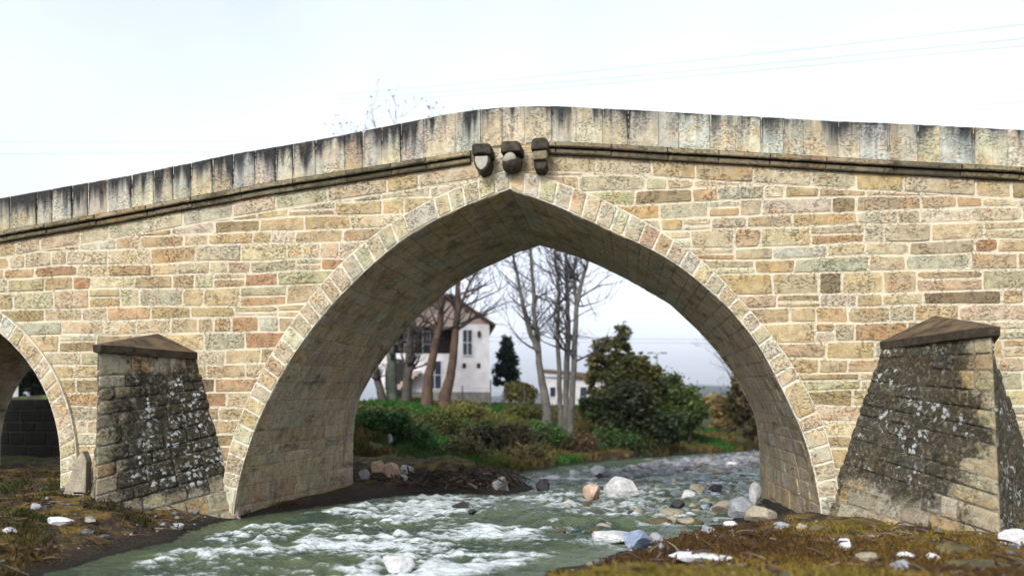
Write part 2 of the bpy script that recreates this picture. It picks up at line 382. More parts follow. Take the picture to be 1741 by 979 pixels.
def xhalf(poly_i, poly_e, z, apex_x):
    """x of the middle of a voussoir ring half at height z (wall blocks end behind the ring)"""
    def f(p):
        a = p.p[np.argsort(p.p[:, 1])]
        return apex_x if z >= a[-1, 1] else float(np.interp(z, a[:, 1], a[:, 0]))
    a, b = f(poly_i), f(poly_e)
    return a * .4 + b * .6
AX = wIL[0][0]; APZ = wEL[0][1] * .6 + wIL[0][1] * .4
def gaps(z):
    g = []
    if z < APZ: g.append((xhalf(pIL, pEL, z, AX), xhalf(pIR, pER, z, AX)))
    else: g.append(None)
    if z < SAZ + SAR + .3: g.append((xhalf(sIL, sEL, z, SAX), xhalf(sIR, sER, z, SAX)))
    else: g.append(None)
    return g
def spandrel(y, sgn, seed):
    random.seed(seed)
    mb = MB()
    fm = lambda x, z: ((x, y, z), (0, -sgn, 0))
    TR = .36
    # trim course following the slope under the string course
    x = XLm
    while x < XRm:
        w = random.uniform(.6, 1.5); x2 = min(x + w, XRm)
        h = lambda q: zstr(q) + .06
        if not (AX - .05 < x + w / 2 < AX + .05):
            g = APZ + .02
            poly = [(x, zstr(x) - TR), (x2, zstr(x2) - TR), (x2, h(x2)), (x, h(x))]
            t = pick()
            k = random.random()
            if k < .45: t = tuple(.5 * a + .5 * b for a, b in zip(t, (.47, .42, .32)))
            stone(mb, poly, fm, t, m=.016, h=random.uniform(.008, .025))
        x = x2
    qs = np.linspace(XLm, XRm, 120)               # mortar bed under the sloping trim course
    for a_, b_ in zip(qs, qs[1:]):
        mb.face([mb.vert((q, y + sgn * .004, zstr(q) - TR + o_), 1.0) for q, o_ in ((a_, -.14), (b_, -.14), (b_, .08), (a_, .08))], (.4, .33, .22))
    if sgn > 0:
        cs_ = np.linspace(XC0 - .25, XC1 + .25, 6)
        for a_, b_ in zip(cs_, cs_[1:]):
            stone(mb, [(a_, zstr(a_) + .05), (b_, zstr(b_) + .05), (b_, zpar(b_) + .05), (a_, zpar(a_) + .05)], fm, pick(), m=.012, h=.015)
    z = -.6; ci = 0
    while z < 8.6:
        hgt = random.choice([.28, .31, .34, .36, .40, .33]) if z < 8 else .35
        if 4.9 < z < 5.3: hgt = .46
        z1 = z + hgt
        def wob(x, i): return .035 * (float(vnoise(x * .8, i * 7.3, 3)) - .5) * 2
        g0, g1 = gaps(z), gaps(z1)
        ivs = []; left0 = left1 = XLm
        for k in (1, 0):
            if g0[k]:
                a0, b0 = g0[k]; ax = (SAX if k else AX)
                a1, b1 = g1[k] if g1[k] else (ax, ax)
                ivs.append((left0, left1, a0, a1)); left0, left1 = b0, b1
        ivs.append((left0, left1, XRm, XRm))
        for l0, l1, r0, r1 in ivs:
            x0, x1 = l0, l1
            while True:
                w = random.choice([random.uniform(.38, .7), random.uniform(.7, 1.15), random.uniform(.9, 1.6)])
                if l0 < -9: w = min(w, 1.15)
                n0 = x0 + w; n1 = max(x1, x0) + w if abs(l0 - l1) < .01 or x0 > l0 else max(x0, x1) + w
                n0 = n1 = max(n0, n1); n1 += random.uniform(-.035, .035)
                last = n0 > min(r0, r1) - .3
                if last: n0, n1 = r0, r1
                xs0 = np.linspace(x0, n0, 4); xs1 = np.linspace(x1, n1, 4)
                poly = [(q, z + wob(q, ci)) for q in xs0] + [(q, z1 + wob(q, ci + 1)) for q in xs1[::-1]]
                xm = (x0 + n0 + x1 + n1) / 4
                for q in (min(x0, x1), xm, max(n0, n1)):
                    s = (zstr(q + .2) - zstr(q - .2)) / .4; zc = zstr(q) - TR
                    poly = clip(poly, -s, 1, zc - s * q)
                    if len(poly) < 3: break
                if len(poly) >= 3:
                    d = min(abs(xm - 4.5), abs(xm + 9.5)) if z < 4 else 9
                    t = pick(warm=1.8 if d < 1.6 else 0.)
                    if xm > 1 and z > 5.4 and random.random() < .4: t = tuple(.55 * a + .45 * b for a, b in zip(t, (.44, .40, .30)))
                    ys = [q[1] for q in poly]; mid_ = (min(ys) + max(ys)) / 2 + random.uniform(-.04, .04)
                    if random.random() < (.16 if xm > 0 else .07) and max(ys) - min(ys) > .26:
                        lo_ = clip(poly, 0, 1, mid_); poly = clip(poly, 0, -1, -mid_)
                        stone(mb, lo_, fm, pick(), m=.013, h=random.uniform(.006, .02), round_=.02)
                    stone(mb, poly, fm, t, m=random.uniform(.012, .020), h=random.uniform(.006, .026), round_=.022)
                if last: break
                x0, x1 = n0, n1
        z = z1; ci += 1
    return mb
spandrel(D, 1, 11).build('spandrel_wall', M['ashlar'], bridge)
spandrel(D + TH, -1, 12).build('spandrel_wall', M['ashlar'], bridge)

def ring(halves, y, sgn, seed, wid=.37):
    random.seed(seed); mb = MB()
    for pi, pe in halves:
        n = int(pe.len / wid); cuts = np.linspace(0, 1, n + 1)
        cuts[1:-1] += np.array([random.uniform(-.10, .10) / n for _ in range(n - 1)])
        if random.random() < 2:                     # merge/split a few voussoirs
            cuts = [c for i, c in enumerate(cuts) if i in (0, len(cuts) - 1) or random.random() > .05]
        for c0, c1 in zip(cuts, cuts[1:]):
            pts = [pi.at(c0), pi.at((c0 + c1) / 2), pi.at(c1), pe.at(c1), pe.at((c0 + c1) / 2), pe.at(c0)]
            t = pick([((.54, .465, .325), 5), ((.51, .42, .275), 3), ((.51, .475, .355), 3), ((.49, .37, .235), .8), ((.49, .48, .385), 1.2)])
            fm = lambda x, z: ((x, y, z), (0, -sgn, 0))
            stone(mb, [tuple(p) for p in pts], fm, t, m=.014, h=random.uniform(.015, .035), skirt=.12, round_=.02)
    return mb
ring([(pIL, pEL), (pIR, pER)], D - .10, 1, 21).build('arch_ring', M['ring'], bridge)
ring([(sIL, sEL), (sIR, sER)], D - .10, 1, 22).build('arch_ring', M['ring'], bridge)
def offs(p, d):
    a = p.p; t = np.gradient(a, axis=0); t /= np.hypot(t[:, 0], t[:, 1])[:, None]
    nrm = np.stack([-t[:, 1], t[:, 0]], 1)
    if nrm[0, 1] < 0: nrm = -nrm
    return Poly(a + nrm * d)
ring([(pBL, offs(pBL, .5)), (pBR, offs(pBR, .5))], D + TH + .07, -1, 23).build('arch_ring', M['ring'], bridge)
ring([(sIL, sEL), (sIR, sER)], D + TH + .07, -1, 24).build('arch_ring', M['ring'], bridge)

def vault(pairs, seed):
    random.seed(seed); mb = MB()
    y0, y1 = D - .10, D + TH + .07
    for pf, pb, side in pairs:
        Ls = pf.len; Lv = y1 - y0
        def fm(s, v, pf=pf, pb=pb, side=side):
            def q(s_, v_):
                a = pf.at(min(max(s_ / Ls, 0), 1)); b = pb.at(min(max(s_ / Ls, 0), 1)); k = v_ / Lv
                return Vector((a[0] * (1 - k) + b[0] * k, y0 + v_, a[1] * (1 - k) + b[1] * k))
            p = q(s, v); ds = q(min(s + .05, Ls), v) - q(max(s - .05, 0), v); dv = q(s, v + .05) - q(s, v - .05)
            n = ds.cross(dv); n.normalize()
            if n.x * side > 0.02 or (abs(n.x) < .02 and n.z > 0): n = -n
            if n.z > .3: n = -n
            return p, n
        s = 0.0
        while s < Ls - .02:
            hh = random.uniform(.24, .52); s2 = min(s + hh, Ls)
            if Ls - s2 < .2: s2 = Ls
            v = 0.0
            first = True
            while v < Lv - .01:
                w = random.uniform(.5, 1.2) if not first else random.choice([.35, .8]); first = False
                v2 = min(v + w, Lv)
                if Lv - v2 < .25: v2 = Lv
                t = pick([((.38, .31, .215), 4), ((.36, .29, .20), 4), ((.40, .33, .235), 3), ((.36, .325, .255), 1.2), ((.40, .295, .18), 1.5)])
                stone(mb, [(s, v), (s2, v), (s2, v2), (s, v2)], fm, t, m=.008, h=random.uniform(.004, .03), bev=.015, round_=.015)
                v = v2
            s = s2
    return mb
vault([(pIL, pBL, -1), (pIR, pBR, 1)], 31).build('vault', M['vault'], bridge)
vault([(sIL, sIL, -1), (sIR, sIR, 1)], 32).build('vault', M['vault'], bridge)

def parapet(y, sgn, seed):
    random.seed(seed); mb = MB()
    fm = lambda x, z: ((x, y, z), (0, -sgn, 0))
    x = XLm
    while x < XRm - .1:
        x2 = min(x + random.choice([random.uniform(.42, .6), random.uniform(.55, .78)]), XRm)
        ln = random.uniform(-.02, .02)
        xm = (x + x2) / 2
        poly = [(x, zpar(x)), (x2, zpar(x2)), (x2, ztop(x2) + random.uniform(-.008, .008)), (xm, ztop(xm)), (x, ztop(x))]
        t = pick([((.48, .42, .30), 4), ((.45, .43, .345), 4), ((.45, .35, .215), 1.0), ((.50, .46, .36), 3), ((.45, .45, .385), 1.6)])
        sx = x
        stone(mb, poly, fm, t, m=.010, h=random.uniform(.015, .045), bev=.018, skirt=.32, round_=.015,
              topf=lambda p: max(0.001, (p[1] - zpar(p[0])) / (ztop(p[0]) - zpar(p[0]))))
        x = x2
    return mb
parapet(D - .03, 1, 41).build('parapet', M['parapet'], bridge)
parapet(D + TH + .03, -1, 42).build('parapet', M['parapet'], bridge)

def string_course(y, sgn, seed, skip, bands):
    random.seed(seed); mb = MB()
    for za, zb, pr in bands:
        x = XLm + random.uniform(0, .5)
        while x < XRm - .1:
            x2 = min(x + random.uniform(.8, 1.5), XRm)
            a, b = x, x2
            if skip == 'left' and a > XC0 - .15 or skip == 'right' and b < XC1 + .15: x = x2; continue
            if skip and a < XC1 and b > XC0:
                if skip == 'left': b = XC0
                else: a = XC1
            fm = lambda p, z, pr=pr: ((p, y - sgn * pr, z), (0, -sgn, 0))
            xm = (a + b) / 2; g = .006
            poly = [(a, zpar(a) - zb + g), (xm, zpar(xm) - zb + g), (b, zpar(b) - zb + g), (b, zpar(b) - za - g), (xm, zpar(xm) - za - g), (a, zpar(a) - za - g)]
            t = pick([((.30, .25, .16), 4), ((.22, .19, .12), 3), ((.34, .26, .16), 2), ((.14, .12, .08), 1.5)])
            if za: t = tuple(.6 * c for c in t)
            stone(mb, poly, fm, t, m=.006, h=random.uniform(.01, .03), bev=.02, skirt=pr + .15, round_=.01)
            x = x2
    return mb
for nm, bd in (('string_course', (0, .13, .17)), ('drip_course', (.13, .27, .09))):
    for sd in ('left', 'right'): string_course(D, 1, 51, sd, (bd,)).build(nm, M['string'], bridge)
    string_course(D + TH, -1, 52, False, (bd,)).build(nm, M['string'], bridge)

mb = MB(); xs = np.linspace(XLm, XRm, 90)
for a, b in zip(xs, xs[1:]):
    i = [mb.vert((q, yy, zpar(q) + .12)) for q, yy in ((a, D + .2), (b, D + .2), (b, D + TH - .2), (a, D + TH - .2))]; mb.face(i)
mb.build('road_deck', M['road'], bridge)
for xx in (XLm, XRm):
    mb = MB(); i = [mb.vert(p) for p in ((xx, D, -.7), (xx, D + TH, -.7), (xx, D + TH, zpar(xx)), (xx, D, zpar(xx)))]; mb.face(i, (.4, .33, .22)); mb.build('end_wall', M['ashlar'], bridge)

# three carved corbels over the arch
def bm_obj(name, bm, m, parent, smooth=False):
    me = bpy.data.meshes.new(name); bm.to_mesh(me); bm.free(); me.materials.append(m)
    if smooth: me.polygons.foreach_set('use_smooth', [True] * len(me.polygons))
    o = bpy.data.objects.new(name, me); COL.objects.link(o); o.parent = parent
    return o
def prism(outline, y0, y1, taper=1.0, bev=.02, lift=0):
    bm = bmesh.new(); n = len(outline)
    cx = sum(p[0] for p in outline) / n; cz = sum(p[1] for p in outline) / n
    a = [bm.verts.new((x, y1, z)) for x, z in outline]
    b = [bm.verts.new((cx + (x - cx) * taper, y0, cz + (z - cz) * taper + lift)) for x, z in outline]
    bm.faces.new(a[::-1]); bm.faces.new(b)
    for i in range(n): bm.faces.new((a[i], a[(i + 1) % n], b[(i + 1) % n], b[i]))
    bmesh.ops.recalc_face_normals(bm, faces=bm.faces)
    if bev: bmesh.ops.bevel(bm, geom=list(bm.edges), offset=bev, segments=2, affect='EDGES', profile=.6)
    return bm
def roughen(bm, amp, sc, seed=0):
    for v in bm.verts:
        n = mnoise.noise_vector(v.co * sc + Vector((seed, 0, 0))); v.co += n * amp
def corbel(pxc, pytop, pybot, pxw, kind, label):
    # the corbel stands out .55 m, so it is measured on its own front plane
    yf = D - .55
    c = XZ(pxc, pytop, yf); cb = XZ(pxc, pybot, yf); w = (XZ(pxc + pxw / 2, pytop, yf)[0] - c[0])
    x0, zt, zb = c[0], c[1], cb[1]; H = zt - zb
    k = empty('corbel', (0, 0, 0)); k.parent = bridge; k['label'] = label
    bm = prism([(x0 - w, zt - .38 * H), (x0 + w, zt - .38 * H), (x0 + w, zt - .06 * H), (x0 + w * .72, zt), (x0 - w * .72, zt), (x0 - w, zt - .06 * H)], yf, D + .05, .96, .03)
    bmesh.ops.subdivide_edges(bm, edges=list(bm.edges), cuts=1); roughen(bm, .02, 5, pxc); bm_obj('block', bm, M['corbel'], k)
    if kind == 'shield':
        ol = [(x0 - w * .86, zt - .40 * H), (x0 - w * .88, zt - .62 * H), (x0 - w * .62, zt - .84 * H), (x0 - w * .1, zb), (x0 + w * .2, zb), (x0 + w * .66, zt - .84 * H), (x0 + w * .9, zt - .62 * H), (x0 + w * .86, zt - .40 * H)]
        bm = prism(ol, yf + .06, D + .05, 1.0, .03); roughen(bm, .012, 6, 2); bm_obj('bracket', bm, M['corbel'], k)
        cx, cz = x0 - .0, zt - .62 * H
        il = [(cx + (x - cx) * .80, cz + (z - cz) * .82) for x, z in ol]
        bm = prism(il, yf - .0, yf + .08, .94, .02); roughen(bm, .012, 7, 3); bm_obj('shield', bm, M['corbel_face'], k)
    elif kind == 'boss':
        bm = bmesh.new(); bmesh.ops.create_icosphere(bm, subdivisions=4, radius=1)
        for v in bm.verts: v.co = Vector((x0 + v.co.x * w * 1.02, yf + .28 + v.co.y * .28, zt - .70 * H + v.co.z * H * .32))
        roughen(bm, .02, 5, 9); bm_obj('bracket', bm, M['corbel'], k, True)
        bm = bmesh.new(); bmesh.ops.create_icosphere(bm, subdivisions=3, radius=1)
        for v in bm.verts: v.co = Vector((x0 - w * .1 + v.co.x * w * .68, yf + .10 + v.co.y * .13, zt - .58 * H + v.co.z * H * .18))
        roughen(bm, .035, 6, 4); bm_obj('worn_face', bm, M['corbel_face'], k, False)
    else:
        bm = prism([(x0 - w * .85, zt - .72 * H), (x0 + w * .8, zt - .72 * H), (x0 + w * .88, zt - .40 * H), (x0 - w * .88, zt - .40 * H)], yf + .05, D + .05, .95, .03)
        bmesh.ops.subdivide_edges(bm, edges=list(bm.edges), cuts=1); roughen(bm, .03, 6, 5); bm_obj('bracket', bm, M['corbel_face2'], k)
        bm = prism([(x0 - w * .6, zb + .02 * H), (x0 + w * .5, zb), (x0 + w * .85, zt - .85 * H), (x0 + w * .8, zt - .70 * H), (x0 - w * .8, zt - .70 * H), (x0 - w * .85, zt - .84 * H)], yf + .12, D + .05, .9, .03)
        roughen(bm, .025, 6, 6); bm_obj('knob', bm, M['corbel'], k)
M['corbel_face2'] = simple('olive corbel stone', (.13, .105, .06), (.30, .26, .18), 8, .9, .7, dist=.03)
corbel(818, 243, 292, 33, 'shield', 'corbel with a pale shield shaped face, left of the three')
corbel(868, 239, 288, 34, 'boss', 'black rounded corbel with a pale worn face')
corbel(917, 234, 285, 29, 'stack', 'olive brown stepped corbel, right of the three')

# cutwaters: triangular buttresses with a sloping cap
def cutwater(xc, hw_t, hw_b, pt, pb, ze, zp, m, seed, label, cmask, warmnose=False):
    random.seed(seed)
    c = empty('cutwater', (0, 0, 0)); c.parent = bridge; c['label'] = label
    body = MB(); z0 = -.6
    nose_t = Vector((xc, D - pt, ze)); nose_b = Vector((xc, D - pb, z0))
    for sgn in (-1, 1):
        wt = Vector((xc + sgn * hw_t, D + .03, ze)); wb = Vector((xc + sgn * hw_b, D + .03, z0))
        Hh = ze - z0
        def fm(s, z, wt=wt, wb=wb, sgn=sgn):
            k = z / Hh; k2 = k ** .66
            a = wb.lerp(wt, k2); b = nose_b.lerp(nose_t, k)
            p = a.lerp(b, s); e = (b - a).normalized(); up = ((wt - wb).lerp(nose_t - nose_b, s)).normalized()
            n = e.cross(up).normalized()
            if n.y > 0: n = -n
            return p, n
        ln = (nose_b - wb).length
        z = 0.0
        while z < Hh - .01:
            h = random.uniform(.27, .40); z1 = min(z + h, Hh)
            if Hh - z1 < .18: z1 = Hh
            s = 0.0
            while s < 1:
                w = random.uniform(.35, .85) / ln; s1 = s + w
                if s1 > .88: s1 = 1.0
                t = pick([((.36, .32, .22), 3), ((.33, .31, .24), 3), ((.42, .31, .18), 1.2), ((.28, .25, .18), 2), ((.40, .37, .28), 2)])
                if warmnose and s1 > .80: t = pick([((.42, .315, .18), 2), ((.40, .35, .24), 3)])
                # face coordinates are scaled to metres for even bevels
                poly = [(s * ln, z), (s1 * ln, z), (s1 * ln, z1), (s * ln, z1)]
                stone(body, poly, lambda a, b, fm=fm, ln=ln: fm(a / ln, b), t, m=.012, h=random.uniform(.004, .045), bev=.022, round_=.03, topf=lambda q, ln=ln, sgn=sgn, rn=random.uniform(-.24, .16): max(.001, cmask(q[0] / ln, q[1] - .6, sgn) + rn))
                s = s1
            z = z1
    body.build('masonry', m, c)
    # cap: a slab with a small overhang, rising to the wall
    cb = bmesh.new(); oh = .05; th = .16
    pl = [(xc - hw_t - oh, D + .02), (xc + hw_t + oh, D + .02), (xc + .10, D - pt - oh * 1.6), (xc - .10, D - pt - oh * 1.6)]
    lo = [cb.verts.new((x, y, ze)) for x, y in pl]; up = [cb.verts.new((x, y, ze + th)) for x, y in pl]
    pk = cb.verts.new((xc, D + .02, zp))
    cb.faces.new(lo); side = []
    for i in (1, 2, 3): side.append(cb.faces.new((lo[i], lo[(i + 1) % 4], up[(i + 1) % 4], up[i])))
    cb.faces.new((up[1], up[2], pk)); cb.faces.new((up[2], up[3], pk)); cb.faces.new((up[3], up[0], pk)); cb.faces.new((lo[0], lo[1], up[1], pk, up[0]))
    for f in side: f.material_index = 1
    bmesh.ops.recalc_face_normals(cb, faces=cb.faces)
    bmesh.ops.subdivide_edges(cb, edges=list(cb.edges), cuts=4, use_grid_fill=True)
    roughen(cb, .025, 1.6, seed); roughen(cb, .014, 6, seed)
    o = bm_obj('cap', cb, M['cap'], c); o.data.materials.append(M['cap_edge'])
M['cap_edge'] = simple('near black stone edge', (.018, .014, .010), (.075, .058, .038), 6, .9, .8, dist=.03)  # slab sides near black, darker than the cap's sloping faces
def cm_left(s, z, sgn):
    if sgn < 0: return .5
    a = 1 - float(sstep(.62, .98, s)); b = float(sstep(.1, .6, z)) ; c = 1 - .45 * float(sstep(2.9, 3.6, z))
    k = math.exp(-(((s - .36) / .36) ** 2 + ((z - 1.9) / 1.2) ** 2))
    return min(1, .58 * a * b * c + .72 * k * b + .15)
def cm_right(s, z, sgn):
    if sgn > 0: return 1.0  # right-hand face crusted all over; its shade from the sun is coloured in too
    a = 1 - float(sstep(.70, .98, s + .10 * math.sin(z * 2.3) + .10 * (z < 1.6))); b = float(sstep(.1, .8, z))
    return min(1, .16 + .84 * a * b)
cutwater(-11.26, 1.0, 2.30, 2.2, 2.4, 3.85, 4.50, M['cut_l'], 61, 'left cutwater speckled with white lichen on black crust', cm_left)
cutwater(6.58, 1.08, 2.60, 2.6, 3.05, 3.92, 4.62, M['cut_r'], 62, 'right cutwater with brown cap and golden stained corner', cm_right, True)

# ------------------------------------------------------------------ ground and river
WL = [(-30, -40), (-16, -15), (-11.5, 0), (-9.3, 8), (-8.75, 11.2), (-9.1, 15.8), (-8.9, 18.2), (-7.8, 22.5), (-6.8, 24.3), (-5.2, 24.9), (-3.7, 24.6), (-3.3, 26), (-4.0, 29), (-4.45, 33.4), (-2.84, 38.8), (.69, 46.7), (9.5, 58.1), (22, 72), (60, 95), (160, 125)]
WR = [(160, 103), (45, 74), (20, 54), (9, 38), (5.5, 29), (4.3, 25), (3.67, 22.2), (2.7, 19.9), (1.1, 16.9), (-.58, 13.4), (-1.26, 12.2), (-2.6, 9), (-5, 4), (-9, -10), (-20, -40)]
WPOLY = np.array(WL + WR)
def sdist(x, y):
    x = np.asarray(x, float); y = np.asarray(y, float)
    d = np.full(x.shape, 1e9); ins = np.zeros(x.shape, bool)
    n = len(WPOLY)
    for i in range(n):
        x0, y0 = WPOLY[i]; x1, y1 = WPOLY[(i + 1) % n]
        dx, dy = x1 - x0, y1 - y0
        t = np.clip(((x - x0) * dx + (y - y0) * dy) / (dx * dx + dy * dy + 1e-12), 0, 1)
        d = np.minimum(d, np.hypot(x - x0 - t * dx, y - y0 - t * dy))
        c = (y0 > y) != (y1 > y)
        with np.errstate(divide='ignore', invalid='ignore'):
            xi = x0 + (y - y0) * dx / (dy if dy else 1e-9)
        ins ^= c & (x < xi)
    return np.where(ins, -d, d)
def ground(x, y):
    x = np.asarray(x, float); y = np.asarray(y, float)
    d = sdist(x, y) + (fbm(x * .55, y * .55, 5, 3) - .5) * .9
    yl = np.where(x < -14, y - 8.0 * sstep(-14, -17, x), y)
    left = x < -5
    Tn = np.where(left, .72, .28 + .6 * sstep(14, 5, y))              # banks this side of and beneath the bridge
    far = sstep(26, 29, yl)
    right_far = x > (y - 26) * .55 + 3
    Tf = 2.5 + .9 * sstep(8, 22, d)
    Tf = np.where(right_far, 1.2, Tf)
    T = Tn * (1 - far) + Tf * far
    wd = np.where(far > 0, 3 + 9 * far, 2.6)
    up = T * sstep(0, 1, d / wd) ** .8
    und = (fbm(x * .35, y * .35, 9, 4) - .5) * (.35 + .6 * far) * sstep(0, 2.5, d) + (fbm(x * 1.8, y * 1.8, 12, 4, .6) - .5) * .26 * sstep(-.2, .8, d)
    h = np.where(d > 0, .02 + up + und, -.05 - .45 * sstep(0, 2.0, -d))
    spit = np.exp(-(((x + 5.4) / 2.2) ** 2 + ((y - 26.6) / 1.5) ** 2)) * .5
    h = h + spit * (d > -.4)
    und_l = sstep(-9.6, -9.0, x) * sstep(17.2, 18.2, y) * sstep(26.5, 25.0, y) * (x < -3)      # low wet ledge along the foot of the left pier
    h = np.where(h > .1, h * (1 - und_l) + und_l * (.1 + (h - .1) * .18), h)
    return h
def gz(x, y): return float(ground(np.array([x]), np.array([y]))[0])

def axis(segs):
    o = []
    for a, b, s in segs: o += list(np.arange(a, b, s))
    return np.array(o + [segs[-1][1]])
def sheet(name, xs, ys, zf, m, attrs=None):
    X, Y = np.meshgrid(xs, ys); Z = zf(X, Y)
    nx, ny = len(xs), len(ys)
    v = np.stack([X.ravel(), Y.ravel(), Z.ravel()], 1)
    i = np.arange(nx * ny).reshape(ny, nx)
    f = np.stack([i[:-1, :-1].ravel(), i[:-1, 1:].ravel(), i[1:, 1:].ravel(), i[1:, :-1].ravel()], 1)
    me = bpy.data.meshes.new(name); me.vertices.add(len(v)); me.vertices.foreach_set('co', v.astype(np.float32).ravel())
    me.loops.add(f.size); me.loops.foreach_set('vertex_index', f.ravel().astype(np.int32))
    me.polygons.add(len(f)); me.polygons.foreach_set('loop_start', np.arange(0, f.size, 4, dtype=np.int32)); me.polygons.foreach_set('loop_total', np.full(len(f), 4, np.int32))
    me.polygons.foreach_set('use_smooth', np.ones(len(f), bool))
    for k, a in (attrs or {}).items():
        at = me.attributes.new(k, 'FLOAT', 'POINT'); at.data.foreach_set('value', a(X, Y, Z).ravel().astype(np.float32))
    me.update(calc_edges=True); me.materials.append(m)
    o = bpy.data.objects.new(name, me); COL.objects.link(o); return o

def ground_mat():
    m, t, b = mat('river bank earth'); N = NT(t); p = N.pos()
    n1 = N.noise(p, .55, 5, .6); n2 = N.noise(p, 2.6, 5, .65); n3 = N.noise(p, 14, 4, .65)
    soil = N.mix(N.rng(n3, .3, .7), (.016, .011, .007, 1), (.085, .058, .038, 1))
    moss = N.mix(N.rng(n2, .3, .7), (.075, .05, .016, 1), (.21, .135, .032, 1))
    green = N.mix(N.rng(n2, .3, .7), (.035, .065, .014, 1), (.095, .125, .028, 1))
    y = N.n('ShaderNodeSeparateXYZ', {0: p}).outputs['Y']; z = N.n('ShaderNodeSeparateXYZ', {0: p}).outputs['Z']
    farf = N.rng(y, 24, 30)
    veg = N.mix(farf, moss, green)
    vf = N.rng(N.math('ADD', n2, N.math('MULTIPLY', n1, .8)), .84, .94)
    vf = N.math('MULTIPLY', vf, N.rng(z, .10, .34))
    col = N.mix(vf, soil, veg)
    col = N.mix(N.math('MULTIPLY', N.rng(N.noise(p, 9, 3), .62, .66), .55), col, (.26, .24, .21, 1))
    wetf = N.rng(z, .16, .03)
    col = N.mix(wetf, col, (.022, .018, .014, 1))
    t.links.new(col, b.inputs['Base Color']); b.inputs['Roughness'].default_value = .9; b.inputs['Specular IOR Level'].default_value = .25
    h = N.math('ADD', n3, N.math('MULTIPLY', n2, 1.5))
    t.links.new(N.bump(h, .9, .10), b.inputs['Normal'])
    return m
M['ground'] = ground_mat()
gx = axis([(-6000, -400, 700), (-400, -80, 40), (-80, -26, 3), (-26, 16, .16), (16, 40, .8), (40, 120, 6), (120, 400, 40), (400, 6000, 700)])
gy = axis([(-300, -20, 35), (-20, 5, 2), (5, 30, .14), (30, 62, .3), (62, 110, 2), (110, 400, 25), (400, 9000, 700)])
tag(sheet('ground', gx, gy, ground, M['ground']), kind='structure')

# far hills
def hills():
    mb = MB(); xs = np.linspace(-3500, 4500, 120)
    base = 3000.0
    for r, (yy, amp, sd) in enumerate(((2300, 120, 3), (2900, 200, 8))):
        rows = []
        for j, f in enumerate((0, .35, .7, .92, 1.0)):
            rows.append([mb.vert((x, yy + 700 * f + 150 * float(vnoise(x * .002, 5.5, sd)), 3 + amp * f ** .8 * (.25 + 1.15 * float(fbm(x * .0009 + 3.1, 2.2, sd, 5)) * float(sstep(-900, 1100, x) * .6 + .4)))) for x in xs])
        for a, b in zip(rows, rows[1:]):
            for k in range(len(xs) - 1): mb.face((a[k], a[k + 1], b[k + 1], b[k]))
    return mb.build('hills', simple('wooded hillside', (.02, .03, .03), (.045, .055, .045), .01, .95, 0), smooth=True)
tag(hills(), kind='structure')

# the river
def flow(X, Y):
    # anisotropic ripples: long across the current
    w = fbm(X * .5, Y * .5, 40, 2) * 1.6
    r1 = 1 - np.abs(2 * fbm(X * .75 + w, Y * 1.25 + w * .6, 41, 3) - 1)
    r2 = 1 - np.abs(2 * fbm(X * 1.5 + w * 1.2, Y * 3.6, 43, 3) - 1)
    r3 = fbm(X * 3.6 + w, Y * 9, 45, 3, .6)
    return r1, r2, r3
def rip(X, Y):                                   # where it runs rough: midstream and nearer, calmer by the pier
    d = -sdist(X, Y)
    return sstep(.1, 1.5, d) * (.62 + .6 * fbm(X * .23 + 7, Y * .2, 48, 2)) * (1 - .55 * sstep(24, 40, Y))
def wz(X, Y):
    r1, r2, r3 = flow(X, Y); k = rip(X, Y)
    fade = 1 - .9 * sstep(60, 110, Y)
    return (.13 * k * (r1 ** 3 - .45) + .11 * (k + .25) * (r2 ** 2 - .5) + .12 * (k + .3) * (r3 - .5)) * fade
ROCKS = []                                       # filled in below: (x, y, radius) -> foam round the stones
def foamf(X, Y, Z):
    r1, r2, r3 = flow(X, Y); k = rip(X, Y)
    patch = fbm(X * .38 + 3, Y * .55, 51, 3)
    f = (r1 - .78) * 1.2 + (r2 - .78) * 1.7 + (r3 - .5) * 2.6 + (patch - .50) * 3.0 + .02
    f = sstep(-.45, 1.5, f) * sstep(.10, .7, k)
    for x, y, r in ROCKS:
        dd = np.hypot((X - x) / 1.3, (Y - y + r * .35) / .85) / r
        f = np.maximum(f, sstep(1.6, 1.05, dd) * sstep(.4, .65, r3 * .6 + r2 * .4) * .6)
    return f
def water_mat():
    m, t, b = mat('rushing water'); N = NT(t); p = N.pos()
    f = N.attr('foam', 'Fac')
    body = N.mix(N.rng(N.noise(p, .5, 3), .35, .65), (.040, .062, .044, 1), (.090, .118, .062, 1))
    br = N.noise(N.scale(p, (2.6, 8, 4)), 2.2, 8, .75, 1.0)
    ff = N.rng(N.math('ADD', f, N.math('MULTIPLY', N.math('SUBTRACT', br, .5), 2.2)), .34, .92)
    col = N.mix(ff, body, (.68, .74, .78, 1))
    t.links.new(col, b.inputs['Base Color'])
    t.links.new(N.rng(ff, 0, 1, .06, .6), b.inputs['Roughness'])
    b.inputs['IOR'].default_value = 1.33; b.inputs['Specular IOR Level'].default_value = .5
    h = N.math('ADD', N.noise(N.scale(p, (1, 1.8, 1)), 5, 5, .65), N.math('MULTIPLY', br, .5))
    t.links.new(N.bump(h, .85, .09), b.inputs['Normal'])
    return m
M['water'] = water_mat()

